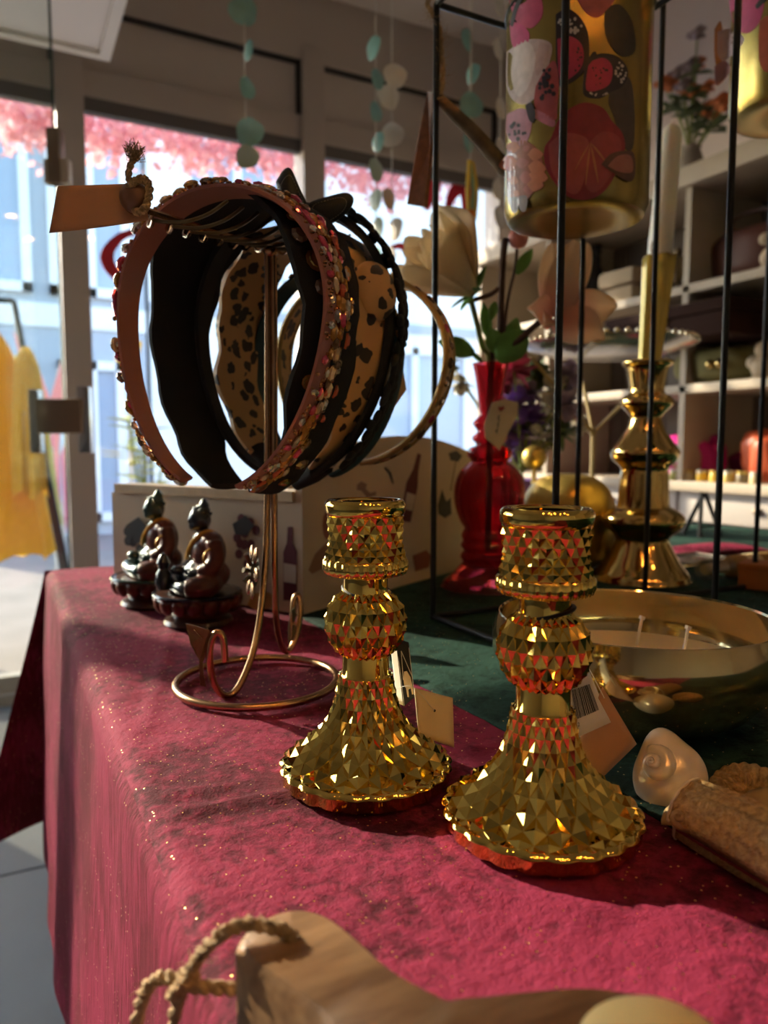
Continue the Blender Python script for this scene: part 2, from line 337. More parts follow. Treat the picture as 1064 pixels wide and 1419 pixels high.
facade('white_shop_building', 'bright white building seen through the lettered shop window', 1.6, 11, 6.0, WHITEW,
       [(2.0, 2.9, 3.3, 4.6), (4.2, .3, 6.0, 2.3), (6.6, 2.9, 8.0, 4.6)], [(1.6, 2.5, 11, 2.62, BLUEW), (3.6, .0, 3.75, 6, BLUEW)])
# pink blossom hanging along the awning outside
PETAL = translucent('blossom_petal', (.85, .45, .47), .5)
g = MB(); rnd = random.Random(3)
for i in range(4200):
    t = rnd.random(); px = -10+t*640; yc = 158+.14*px+10*math.sin(px*.05)
    p = hit(px, yc+rnd.gauss(0, 20), 1, 3.9+rnd.uniform(-.25, .25)); r = rnd.uniform(.012, .034)
    a = V((rnd.gauss(0, 1), rnd.gauss(0, 1), rnd.gauss(0, 1))).normalized(); b = a.orthogonal().normalized(); c = a.cross(b)
    g.add([p+b*r, p+c*r*.7, p-b*r, p-c*r*.7], [(0, 1, 2, 3)])
bl = thing('blossom_garland', 'pink cherry blossom garland hanging outside along the window tops', 'garland', hit(300, 170, 1, 3.9))
MB().tube(spline([hit(-20, 140, 1, 3.9), hit(150, 155, 1, 3.95), hit(330, 165, 1, 3.85), hit(640, 200, 1, 3.9)]), .012, 6).build('branch', mat('branch_bark', (.16, .1, .07), .9), bl, True)
tag(g.build('blossoms', PETAL, bl, True, False, fix=False), kind='stuff')
# yellow coat on a black A-frame rack on the pavement
YEL = translucent('mustard_cloth', (.66, .40, .03), .35, .75)
yb = hit(10, 905, 2, 0); rk = thing('garment_rack', 'black A-frame clothes rack carrying the yellow coat outside', 'clothes rack', yb)
g = MB(); hz = 1.62
c = D(0, 440, 3.5)
for s in (-1, 1):
    for q in (-1, 1): pass
P0 = V((c.x-.30, c.y, hz)); P1 = V((c.x+.06, c.y, hz))
for P, dx in ((P0, -.05), (P1, .22)):
    for s in (-.28, .28): MB().tube([P, (P.x+dx, P.y+s, 0.0)], .013, 8).build('leg', BLACK, rk, True)
MB().tube([P0, P1], .013, 8).build('rail', BLACK, rk, True)
MB().tube([(P1.x+.20, P1.y-.26, .05), (P1.x+.20, P1.y+.26, .05)], .010, 8).build('foot_bar', BLACK, rk, True)
def coat(cx, cy, zt, zb, w0, w1, ph):
    def fn(u, v):
        t = 2*math.pi*u; f = 1-v; z = zt+(zb-zt)*v
        wd = w0+(w1-w0)*v**.8; wd *= .35+.65*min(1, (v*7))**.6
        return V((cx+wd*math.cos(t)*(1+.10*math.sin(7*t+ph)*v), cy+.11*math.sin(t)*(.5+.7*v)*(1+.16*math.sin(9*t+ph)*v), z+.02*math.sin(5*t)*v))
    return MB().grid(fn, 60, 24)
ct = thing('yellow_coat', 'long mustard yellow coat hanging on the black rack outside', 'coat', (c.x, c.y, 1.5))
coat(c.x-.12, c.y, 1.55, .42, .13, .30, 0).build('body', YEL, ct, True)
coat(c.x+.10, c.y-.06, 1.40, .72, .05, .085, 2).build('sleeve', YEL, ct, True)
MB().tube(spline([(c.x-.12, c.y, 1.52), (c.x-.12, c.y, 1.60), (c.x-.10, c.y, 1.635), (c.x-.08, c.y, 1.60)]), .004, 6).build('hanger_hook', BLACK, ct, True)
c2 = D(52, 690, 3.9); ct2 = thing('olive_dress', 'pale olive yellow dress hanging behind the mustard coat', 'dress', (c2.x, c2.y, 1.3))
coat(c2.x-.05, c2.y+.1, 1.42, .52, .08, .16, 1).build('skirt', mat('olive_cloth', (.50, .47, .14), .8, 0, var=.15, vscale=5), ct2, True)
# leaf-shaped street flags
for (px, pc, z, lab, cc) in ((70, 560, 5.2, 'pink leaf shaped flag with white border behind the door handle', (.85, .32, .34)), (84, 640, 5.6, 'slim rose flag standing beside the pale leaf flag', (.70, .2, .32))):
    p = D(px, pc, z); fo = thing('street_flag', lab, 'flag', (p.x, p.y, -.06))
    for s, nm in ((1.25, 'border'), (1.0, 'cloth')):
        for q in (-1, 1):
            pl = [(q*.02, -.55), (q*(.05+.02*s), -.1), (q*(.16+.015*s), .22), (q*.24, .48+.02*s), (q*(.12-.03*s), .30), (q*.005, .05)]
            MB().prism(pl, p+V((0, -.004 if s == 1 else 0, 0)), V(RT), (0, 0, 1), .004).build(nm, mat('flag_'+nm+lab[:5], (.85, .85, .82) if s > 1 else cc, .7), fo, True, False)
    MB().tube([(p.x, p.y, -.06), (p.x, p.y, p.z-.3)], .01, 6).build('pole', LAMPB, fo, True)
# leafy plant outside the pane
LEAF = mat('fresh_leaf', (.12, .28, .05), .5, 0, var=.3, vscale=20); YLEAF = mat('yellow_green_leaf', (.45, .48, .08), .5, 0, var=.3, vscale=20)
def leaf(g, p, d, L, wd, up=V((0, 0, 1)), bend=.25, mi=0):
    d = V(d).normalized(); s = d.cross(up); s = s.normalized() if s.length > 1e-4 else d.orthogonal().normalized(); n = s.cross(d)
    pts = []
    for k in range(6):
        t = k/5; w_ = wd*math.sin(math.pi*min(.98, t*.92+.06))**.8; q = V(p)+d*L*t-n*bend*L*t*t
        pts += [q-s*w_, q+n*w_*(-.25), q+s*w_]
    g.add(pts, [f for k in range(5) for f in ((k*3, k*3+1, k*3+4, k*3+3), (k*3+1, k*3+2, k*3+5, k*3+4))], mi)
p = D(200, 640, 3.6); po = thing('pavement_plant', 'leafy yellow green plant in a dark pot outside the window', 'plant', (p.x, p.y, -.06))
MB().lathe([(.11, -.06), (.15, .3), (.16, .32), (.13, .32), (.12, .25), (0, .25)], 20, (p.x, p.y, 0)).build('pot', mat('dark_pot', (.07, .05, .04), .6), po, True)
g = MB(); g2 = MB()
for i in range(14):
    a = i*2.4; q = V((p.x+.2*math.cos(a)*rnd.random(), p.y+.2*math.sin(a), .55+rnd.random()*.6)); g2.tube(spline([(p.x, p.y, .25), (p.x, p.y, .45), q]), .006, 5)
    for j in range(5): leaf(g, q+V((0, 0, -.05*j)), (math.cos(a+j*1.9), math.sin(a+j*1.9), .4), .13, .03)
tag(g.build('leaves', YLEAF, po, True, fix=False), kind='stuff'); g2.build('stems', mat('stem_green', (.2, .25, .06), .6), po, True)
p = D(178, 487, 4.6); so = thing('yellow_sign', 'small yellow street sign on a thin post outside', 'sign', (p.x, p.y, -.06))
MB().box(p, (.13, .02, .16), Matrix.Rotation(.25, 3, 'Y')).build('board', mat('yellow_sign_paint', (.75, .48, .03), .5), so, True, False)
MB().tube([(p.x, p.y+.02, -.06), (p.x, p.y+.02, p.z)], .012, 8).build('post', LAMPB, so, True)
# red lettering stuck on the shop window
REDV = mat('red_window_vinyl', (.55, .02, .04), .5)
def stroke(px, wd, y=WY+.05):
    pts = spline([(q[0], q[1], 0) for q in px], 6); k = len(pts); A = []; B = []
    for i, q in enumerate(pts):
        t = (pts[min(i+1, k-1)]-pts[max(i-1, 0)]).normalized(); n = V((-t.y, t.x, 0)); u = i/(k-1)
        ww = wd[0]+(wd[1]-wd[0])*u if len(wd) == 2 else (wd[0]+(wd[1]-wd[0])*min(1, u*2) if u < .5 else wd[1]+(wd[2]-wd[1])*(u*2-1))
        A.append(q+n*ww/2); B.append(q-n*ww/2)
    m = MB(); vs_ = [hit(q.x, q.y, 1, y) for q in A]+[hit(q.x, q.y, 1, y) for q in B]
    vs_ += [q+V((0, -.002, 0)) for q in vs_]
    fs_ = []
    for i in range(k-1): fs_ += [(i, i+1, k+i+1, k+i), (2*k+i, 3*k+i, 3*k+i+1, 2*k+i+1), (i, 2*k+i, 2*k+i+1, i+1), (k+i, k+i+1, 3*k+i+1, 3*k+i)]
    return m.add(vs_, fs_)
WL = [([(196, 318), (165, 330), (148, 356), (164, 384), (196, 396)], (6, 20, 8), 'red curved letter stroke on the glass left of the headbands'),
      ([(474, 344), (494, 337), (503, 350), (503, 372)], (4, 7), 'thin red letter arch on the glass above the leopard headband'),
      ([(534, 346), (555, 341), (570, 352), (572, 368)], (3, 13, 5), 'red letter hook on the glass beside the cream rose'),
      ([(582, 285), (594, 268), (602, 250), (601, 228)], (26, 22, 6), 'red letter stroke on the glass behind the hanging wooden tag'),
      ([(618, 300), (624, 276), (634, 262), (645, 266), (648, 300)], (5, 20, 14), 'red letter arch on the glass above the cream rose'),
      ([(598, 316), (606, 316), (618, 316)], (2, 3), 'red letter bar on the glass just above the rose'),
      ([(610, 312), (608, 345)], (22, 14), 'short red letter stem on the glass above the rose')]
for px, wd, lab in WL: tag(stroke(px, wd).build('window_letter', REDV, None, False, False, fix=False), lab, 'lettering', 'red lettering on the shop window')
# frameless glass door leaf standing open at the left, with clamps and pull handle
ge = D(83, 400, 2.15); gd = struct(thing('door_1', None, None, (ge.x, ge.y, 0)))
dv = V((-.78, -.30, 0)).normalized(); 
def gp(t, z): return V((ge.x, ge.y, z))+dv*t
nn = V((dv.y, -dv.x, 0))
MB().slab([gp(0, .01), gp(.95, .01), gp(.95, 2.55), gp(0, 2.55)], .009).build('pane', pane('door_glass', (.93, .97, .95), .05), gd, True, False)
MB().slab([gp(-.004, .01), gp(0, .01), gp(0, 2.55), gp(-.004, 2.55)], .009).build('glass_edge', mat('green_glass_edge', (.02, .05, .04), .2), gd, True, False)
BR = mat('brushed_bronze', (.26, .20, .14), .4, .6); STEEL = mat('polished_steel', (.7, .69, .68), .15, 1)
def boxpx(x0, y0, x1, y1, z, th): 
    a, b = D(x0, y1, z), D(x1, y0, z); c = (a+b)/2; return c, (abs((b-a).dot(V(RT))), th, abs(b.z-a.z))
RZ = Matrix.Rotation(-YAW, 3, 'Z')
for (q, nm, m_, th) in (((56, 553, 116, 601), 'lock_case', BR, .05), ((45, 540, 56, 628), 'pull_handle', STEEL, .03), ((112, 536, 126, 628), 'pull_handle', STEEL, .03), ((70, 180, 85, 256), 'hinge_clamp', BR, .04), ((64, 222, 97, 256), 'hinge_plate', mat('cream_plastic', (.55, .50, .40), .5), .03)):
    c, d = boxpx(*q, 2.14, th); MB().rbox(c, d, .004, RZ).build(nm, m_, gd, True)
# strings of capiz shells hanging by the window
SH = {'teal': mat('teal_capiz', (.28, .55, .52), .35, 0, var=.2, vscale=20, trans=.25), 'white': mat('white_capiz', (.80, .76, .70), .35, 0, var=.1, vscale=20, trans=.25), 'sage': mat('sage_capiz', (.45, .55, .45), .4, trans=.25), 'tan': mat('tan_capiz', (.60, .48, .36), .4, trans=.25)}
strings = [(341, 1.55, [(15, 19, 'teal'), (70, 13, 'teal'), (122, 14, 'teal'), (183, 19, 'teal'), (217, 16, 'sage')], 'teal shell garland hanging above the jewelled pink headband'),
           (521, 1.7, [(66, 15, 'teal'), (110, 13, 'teal'), (155, 13, 'teal'), (197, 13, 'teal'), (236, 15, 'sage'), (277, 14, 'sage'), (316, 14, 'sage'), (355, 13, 'teal')], 'long teal and sage shell garland in front of the second window'),
           (543, 1.75, [(105, 16, 'white'), (134, 16, 'white'), (187, 16, 'white'), (275, 14, 'tan'), (317, 15, 'tan'), (357, 14, 'tan')], 'white and tan shell garland beside the long teal one'),
           (651, 1.6, [(55, 14, 'teal'), (102, 13, 'teal'), (146, 17, 'teal'), (197, 13, 'teal')], 'short teal shell garland behind the hanging brown stick'),
           (692, 1.8, [(10, 14, 'white'), (68, 13, 'white'), (150, 14, 'white'), (205, 13, 'white'), (262, 14, 'white'), (300, 14, 'white')], 'white shell garland half hidden by the butterfly jar')]
for px, z, L, lab in strings:
    so = thing('shell_garland', lab, 'garland', D(px, L[0][0], z))
    top = D(px, L[0][0], z); top.z = CZ-.01
    MB().tube([top, D(px, L[-1][0], z)], .0012, 5).build('string', mat('clear_thread', (.7, .68, .62), .5), so, True)
    for i, (y, r, cc) in enumerate(L):
        c = D(px+rnd.uniform(-5, 5), y, z); R_ = r*z/F; a = rnd.uniform(-.5, .5) if r > 15 else rnd.choice((-.9, .9))
        M_ = Matrix.Rotation(-YAW+a, 3, 'Z') @ Matrix.Rotation(math.pi/2, 3, 'X')
        k = rnd.random()*6
        MB().lathe([(0, -.0015), (R_*.7, -.002), (R_, 0), (R_*.7, .002), (0, .0015)], 18, c, lambda t, q: 1+.06*math.sin(3*t+k)+.03*math.sin(5*t), R=M_).build('shell_disc', SH[cc], so, True)
p = D(652, 270, 1.6); yo = thing('bead_tassel', 'thin yellow and green beaded tassel hanging beside the window', 'tassel', p)
for i, (dx, y0, y1, cc) in enumerate(((-3, 222, 300, (.65, .45, .04)), (3, 228, 290, (.25, .45, .30)), (6, 225, 305, (.65, .45, .04)), (0, 295, 330, (.62, .4, .05)))):
    MB().tube(spline([D(652+dx*.4, y0, 1.6), D(652+dx*1.3, (y0+y1)/2, 1.6), D(652+dx*.8, y1, 1.6)], 4), .005, 6).build('bead_strand', mat('tassel%d' % i, cc, .5), yo, True)
MB().ball(D(652, 297, 1.6), .010).build('bead', mat('orange_bead', (.75, .25, .04), .4), yo, True)
t = D(652, 222, 1.6); MB().tube([t, (t.x, t.y, CZ-.01)], .001, 4).build('thread', MATS['clear_thread'], yo, True)
# ================================================================ display table and its cloths
TX0, TX1, TY0, TY1 = .054, 1.55, -.55, 1.25; DROP = .43
tb = thing('display_table', 'rectangular display table hidden under the wine red velvet cloth', 'table', (.8, .35, 0))
WOODT = woodmat('table_wood', (.22, .13, .07), (.34, .21, .11))
MB().bbox((TX0+.012, TY0+.012, TZ-.035), (TX1-.012, TY1-.012, TZ-.006)).build('tabletop', WOODT, tb, True, False)
for x in (TX0+.09, TX1-.09):
    for y in (TY0+.09, TY1-.09): MB().bbox((x-.03, y-.03, 0), (x+.03, y+.03, TZ-.035)).build('leg', WOODT, tb, True, False)
def seg(p, a, b):
    a, b = V(a), V(b); d = b-a; t = max(0, min(1, (p-a).dot(d)/d.length_squared)); return (p-a-d*t).length
creases = [(G(188, 1134), G(405, 1098), .0032, .0042), (G(170, 1105), G(305, 1090), .0022, .004), (G(650, 1040), G(690, 1028), .002, .004), (G(560, 1012), G(700, 1048), .0018, .006), (G(640, 1225), G(830, 1260), .0014, .006), (G(200, 1010), G(245, 850), .0016, .006), (G(120, 880), G(180, 960), .0020, .008), (G(480, 1190), G(620, 1215), .0012, .008)]
creases = [(V((a.x, a.y)), V((b.x, b.y)), h, w_) for a, b, h, w_ in creases]
from mathutils import noise
def topz(x, y):
    p = V((x, y)); z = TZ-.0012
    for a, b, h, w_ in creases: z += h*math.exp(-(seg(p, a, b)/w_)**2)
    return z+.0010*noise.noise((x*28, y*28, 0))+.0005*noise.noise((x*80, y*80, 3))
Rr = .016
def cross(s):            # s: 0 hem ... DROP edge arc ... top
    if s < DROP: return None
us = [i*DROP/28 for i in range(28)]
ys = [TY0+i*(.08-TY0)/16 for i in range(16)]+[.08+i*(TY1-.08)/230 for i in range(231)]
xs = [TX0+Rr+i*(.62)/130 for i in range(131)]+[TX0+Rr+.62+(i+1)*(TX1-TX0-Rr-.62)/24 for i in range(24)]
rows = []
for y in ys:
    row = []
    for s in us:
        d = DROP-s; q = d/DROP
        row.append(V((TX0-.020*q+.003*q*math.sin(y*17+1)+.002*q*math.sin(y*41)+.004*noise.noise((y*9, d*5, 1)), y, TZ-Rr-d*(1-Rr/DROP))))
    for k in range(7):
        t = math.pi/2*k/6; row.append(V((TX0+Rr-Rr*math.cos(t), y, TZ-.0012-Rr+Rr*math.sin(t)+.0008*noise.noise((y*40, t, 2)))))
    for x in xs[1:]: row.append(V((x, y, topz(x, y))))
    rows.append(row)
n = len(rows[0]); m = MB()
m.add([p for r in rows for p in r], [])
nd = 28+3
for i in range(len(rows)-1):
    for j in range(n-1):
        m.f.append((i*n+j, (i+1)*n+j, (i+1)*n+j+1, i*n+j+1)); m.m.append(1 if j < nd else 0)
# back drop with a flap flaring out past the corner
def back(u, v):
    d = v*DROP; q = v; xl = TX0-.115*q**1.1; x = xl+(TX1-xl)*u; c = math.exp(-((x-TX0)/.10)**2)
    return V((x, TY1+.004+.02*q*math.sin(x*15)+.05*c*q, TZ-.002-d-.004*math.sin(u*3)))
m.grid(back, 90, 26, 1)
cl = m.build('tablecloth', [RED, RED_DROP], None, fix=True, ang=180)
tag(cl, 'wine red velvet tablecloth with gold glitter draped over the display table', 'tablecloth')
RX0, RX1 = .292, 1.53
def run(u, v):
    x = RX0+(RX1-RX0)*u+.0015*math.sin(v*40)*(1-u); y = TY0-.0+(TY1-TY0+.0)*v
    e = min(u*(RX1-RX0), .012)/.012
    return V((x, y, topz(x, y)+.0006+.0022*e**.5+.0006*noise.noise((x*30, y*30, 9))))
tag(MB().grid(run, 200, 330).build('table_runner', GREEN, solid=.0012, ang=180), 'dark green velvet table runner with gold specks under the candle bowl', 'table runner')
RZ0 = TZ+.0022
# ================================================================ wall shelving on the right
SHW = mat('cream_shelf_paint', (.42, .35, .26), .55, 0, var=.06, vscale=10); SHG = mat('grey_shelf_back', (.15, .125, .105), .7, 0, var=.12, vscale=6); SHGD = mat('grey_cabinet_paint', (.26, .25, .25), .6)
WHP = mat('white_drawer_paint', (.42, .38, .34), .5)
SX0, SX1, SY0, SY1 = 1.9, 2.235, -.6, 2.78
sh = thing('wall_shelf_unit', 'cream painted wall shelving with open compartments along the right wall', 'shelf', (2.05, 1, 0))
for z0, z1, nm, ex in ((1.73, 1.79, 'top_board', .02), (1.412, 1.44, 'shelf_board', 0), (1.106, 1.134, 'shelf_board', 0), (.805, .835, 'counter_board', .03)):
    MB().rbox(((SX0-ex+SX1)/2, (SY0+SY1)/2, (z0+z1)/2), (SX1-SX0+ex, SY1-SY0, z1-z0), .004).build(nm, SHW, sh, True)
for y in (SY0, .15, .9, 1.647, 2.3, SY1-.02): MB().bbox((SX0, y-.011, .835), (SX1, y+.011, 1.73)).build('divider', SHW, sh, True, False)
k = 0; y = .92
pm = MB().rbox((0, 0, 0), (.012, .105, .90), .003).mesh('back_plank'); pm.materials.append(SHG)
while y < 2.76: inst(pm, 'back_plank', sh, Matrix.Translation(V((SX1-.006, y+.053, 1.28))-sh.location)); y += .108
MB().bbox((SX0+.02, SY0, .0), (SX1, SY1, .70)).build('base_cabinet', SHGD, sh, True, False)
for i in range(6):
    y0 = SY0+i*.563; d = MB().rbox((SX0+.012, y0+.28, .757), (.022, .552, .092), .004).build('drawer_front', WHP, sh, True)
    MB().ball((SX0-.004, y0+.28, .757), .012).build('knob', BR, d, True)
struct(MB().bbox((XR-.03, 2.30, .9), (XR, 2.62, 2.6)).build('trim_2', FRAMEGREY, None, smooth=False))
def S(px, py, x=1.98): return hit(px, py, 0, x)
def bag(name, label, cat, c, d, m_, group=None, lump=.12, seed=1, handle=None):
    r = thing(name, label, cat, (c[0], c[1], c[2]))
    def fn(u, v):
        t = 2*math.pi*u; f = math.pi*(v-.5); q = max(0, math.cos(f))**.55
        k = 1+lump*noise.noise((3*math.cos(t)+seed, 3*math.sin(t), v*4))
        return V((d[0]/2*q*math.cos(t)*k, d[1]/2*q*math.sin(t)*k, d[2]/2*(1+math.copysign(abs(math.sin(f))**.7, math.sin(f))*(k if f > 0 else 1))))
    MB().grid(fn, 36, 18).build('body', m_, r, ang=180)
    if handle: MB().tube(spline([(0, -d[1]*.25, d[2]*.9), (-.01, -d[1]*.2, d[2]*1.25), (-.01, d[1]*.2, d[2]*1.25), (0, d[1]*.25, d[2]*.9)]), .005, 6).build('handle', handle, r)
    return r
def onshelf(px, z, x): p = hit(px, 500, 0, x); return (x, p.y, z)
MAG = mat('magenta_satin', (.55, .01, .22), .4, 0, sheen=.3); ORG = mat('rust_satin', (.50, .09, .03), .45)
b1 = bag('drawstring_pouch', 'bright magenta drawstring pouch on the white counter', 'pouch', onshelf(966, .835, 2.03), (.13, .22, .14), MAG, lump=.35, seed=2)
MB().tube(spline([(-.06, .07, .03), (-.072, .055, .07), (-.06, .0, .03), (-.066, -.03, .05)]), .004, 6).build('gold_cord', BRAID, b1)
bag('drawstring_pouch', 'dark purple pouch slumped beside the magenta pouch', 'pouch', onshelf(1034, .835, 2.16), (.08, .10, .085), mat('plum_satin', (.25, .01, .11), .4), lump=.3, seed=5)
bag('drawstring_pouch', 'rust orange pouch at the end of the white counter', 'pouch', onshelf(1072, .835, 2.03), (.12, .16, .15), ORG, lump=.25, seed=8)
MB_ = MB().rbox((0, 0, .05), (.10, .10, .10), .006)
q = onshelf(936, .835, 2.12); o = thing('gift_box', 'slate blue gift box behind the magenta pouch', 'box', q); MB_.build('carton', mat('slate_card', (.06, .07, .10), .6), o); MB().rbox((0, 0, .106), (.106, .106, .022), .004).build('lid', mat('slate_card', None), o)
JC = [(.45, .42, .12), (.60, .50, .30), (.66, .42, .05), (.70, .46, .08), (.55, .40, .12), (.20, .16, .1), (.62, .50, .28)]
JN = ['olive', 'cream', 'amber', 'yellow', 'mustard', 'dark', 'tan']
for i in range(7):
    q = onshelf(940+i*19, .835, 1.93); o = thing('jar', 'small %s filled jar, %s in the row before the pouches' % (JN[i], ['first', 'second', 'third', 'fourth', 'fifth', 'sixth', 'seventh'][i]), 'jar', q, 0, 'small jars on the counter')
    MB().lathe([(.0, 0), (.016, 0), (.017, .004), (.017, .022), (.015, .026), (0, .026)], 14).build('body', mat('jar%d' % i, JC[i], .25), o)
    MB().lathe([(.0, .026), (.016, .026), (.016, .034), (0, .034)], 14).build('lid', mat('jarlid%d' % (i % 2), [(.6, .55, .45), (.55, .4, .1)][i % 2], .4, .4), o)
o = bag('handbag', 'olive green soft bag lying on the middle shelf', 'bag', onshelf(1000, 1.134, 2.02), (.2, .32, .115), mat('olive_suede', (.16, .14, .05), .85), lump=.12, seed=3)
for s in (-.055, -.02): MB().ball((-.103, s-.02, .055), .014).build('gold_stud', GOLD2, o)
o = thing('shell_figure', 'beige carved shell figure beside the olive bag', 'figurine', onshelf(1058, 1.134, 1.96))
g = MB().ball((0, 0, .035), .035, (1, 1, 1)).ball((0, .0, .085), .026).ball((-.01, .025, .05), .02); g.build('body', mat('carved_bone', (.50, .40, .28), .7, bump=.6, bscale=120), o); MB().lathe([(.03, 0), (.034, .006), (.028, .012), (0, .012)], 16).build('foot', mat('carved_bone', None), o)
q = onshelf(938, 1.25, 1.93); dk = mat('dark_stained_wood', (.03, .012, .008), .8, spec=.15)
o = thing('wooden_case', 'dark brown lidded wooden case resting on the olive bag', 'case', (1.93, hit(938, 460, 0, 1.93).y-.06, 1.252))
MB().rbox((0, 0, .037), (.26, .46, .065), .006).build('body', dk, o); MB().rbox((0, 0, .088), (.275, .475, .035), .006).build('lid', dk, o); MB().rbox((-.134, 0, .066), (.008, .04, .03), .002).build('clasp', BR, o)
bag('handbag', 'dark brown leather handbag on the upper shelf', 'bag', onshelf(1036, 1.44, 2.05), (.16, .28, .16), mat('brown_leather', (.10, .035, .025), .5), lump=.08, seed=4, handle=mat('brown_leather', None))
o = thing('bone_figure', 'pale bone coloured figure leaning on the brown handbag', 'figurine', onshelf(1062, 1.44, 1.94))
MB().ball((0, 0, .03), .03).ball((0, -.02, .07), .024).ball((0, .02, .085), .018).build('body', mat('carved_bone', None), o)
MB().lathe([(.026, 0), (.03, .006), (0, .01)], 16).build('foot', mat('carved_bone', None), o)
o = thing('dark_bottle', 'tall black bottle on the upper shelf behind the magnolia', 'bottle', onshelf(822, 1.44, 2.08))
MB().lathe([(0, 0), (.045, 0), (.048, .01), (.046, .12), (.032, .17), (.018, .2), (.017, .245), (.02, .25), (0, .25)], 20).build('body', mat('black_glass', (.01, .01, .012), .15), o); MB().lathe([(0, .25), (.021, .25), (.021, .275), (0, .275)], 16).build('stopper', INK, o)
for i, (dz, lab) in enumerate(((0, 'folded beige cloth at the bottom of the towel pile'), (.062, 'folded beige cloth on top of the towel pile'))):
    q = onshelf(872, 1.44+dz, 2.02); tag(MB().rbox((q[0], q[1], q[2]+.03), (.17, .17, .058), .02).build('folded_cloth', mat('beige_terry', (.42, .33, .22), .95, bump=.5, bscale=300)), lab, 'cloth', 'folded cloths on the upper shelf')
o = thing('dark_ornament', 'dark metal ornament beside the shelf divider', 'ornament', onshelf(934, 1.44, 2.0))
MB().lathe([(0, 0), (.035, 0), (.03, .02), (.012, .04), (.03, .08), (.02, .12), (0, .13)], 16).build('body', DARKCOP, o); MB().ball((0, 0, .138), .014).build('finial', DARKCOP, o)
# flowers on top of the shelf
o = thing('flower_arrangement', 'orange dried flower arrangement on top of the wall shelf', 'flowers', onshelf(0, 1.79, 1.99) if False else (1.99, hit(955, 240, 0, 1.99).y, 1.79))
MB().lathe([(0, 0), (.03, 0), (.045, .05), (.03, .09), (.034, .1), (.028, .1), (.02, .08)], 20).build('pot', mat('stone_pot', (.35, .30, .25), .8), o)
ORF = mat('orange_petal', (.62, .20, .07), .7, 0, var=.3, vscale=40); LILF = mat('lilac_grey_petal', (.32, .26, .28), .8, 0, var=.3, vscale=40)
gs, gl = MB(), MB(); r5 = random.Random(5)
for i in range(16):
    a = r5.uniform(0, 6.28); e = V((.10*math.cos(a)*r5.random(), .11*math.sin(a)*r5.random()*1.2, .17+.20*r5.random()))
    if i == 0: e = V((-.02, -.03, .42))
    gs.tube(spline([(0, 0, .08), (e.x*.4, e.y*.4, e.z*.6), e], 4), .0025, 5)
    f = MB()
    for j in range(9): leaf(f, e, (math.cos(j*.7), math.sin(j*.7), .35 if j < 6 else 1), .034, .014)
    f.ball(e, .014)
    f.build('flower', ORF if i % 3 else LILF, o, fix=False)
    for j in range(3): leaf(gl, e*.75, (math.cos(a+j*2), math.sin(a+j*2), .3), .06, .014)
gs.build('stems', mat('stem_green', None), o); gl.build('leaves', mat('dusty_leaf', (.12, .16, .07), .7), o, fix=False)
# ================================================================ pair of gold diamond-cut candlesticks
def lerp_prof(P, s):
    P = sorted(P, key=lambda q: -q[1]); n = len(P)-1; i = min(int(s*n), n-1); t = s*n-i
    a, b, c, d = P[max(i-1, 0)], P[i], P[i+1], P[min(i+2, n)]
    return tuple(.5*(2*b[k]+(c[k]-a[k])*t+(2*a[k]-5*b[k]+4*c[k]-d[k])*t*t+(3*b[k]-a[k]-3*c[k]+d[k])*t**3) for k in (0, 1))
def diamonds(m, prof, K, N, hgt, pw=1.0, ph=0):
    """diamond-cut lathe section: every diamond a raised four-sided pyramid"""
    dth = 2*math.pi/N; S_ = [(k/K)**pw for k in range(K+1)]; rz = [lerp_prof(prof, s) for s in S_]
    def P(k, j): t = (j+(k % 2)*.5+ph)*dth; r, z = rz[k]; return V((r*math.cos(t), r*math.sin(t), z))
    vs_ = []; fs_ = []
    for k in range(K+1):
        for j in range(N): vs_.append(P(k, j))
    def vi(k, j): return k*N+j % N
    for k in range(K+1):
        off = (k+1) % 2
        for j in range(N):
            l, r = (vi(k, j), vi(k, j+1)); jc = j if k % 2 == 0 else j+1
            t = (j+.5+(k % 2)*.5+ph)*dth; rr, z = rz[k]
            k0, k1 = max(k-1, 0), min(k+1, K); dr, dz = rz[k1][0]-rz[k0][0], rz[k1][1]-rz[k0][1]; L = math.hypot(dr, dz) or 1
            nr, nz = -dz/L, dr/L
            if nr < 0 and abs(nr) > .01: nr, nz = -nr, -nz
            size = min(L/2, rr*dth/2)
            h = size*hgt; c = V(((rr+nr*h)*math.cos(t), (rr+nr*h)*math.sin(t), z+nz*h)); ci = len(vs_); vs_.append(c)
            q = [l]
            if k > 0: q.append(vi(k-1, jc))
            q.append(r)
            if k < K: q.append(vi(k+1, jc))
            cyc = q
            for a in range(len(cyc)):
                b = (a+1) % len(cyc)
                if len(cyc) == 3 and {cyc[a], cyc[b]} == {l, r}: fs_.append((cyc[a], cyc[b], ci)); continue
                fs_.append((cyc[a], cyc[b], ci))
    m.add(vs_, fs_)
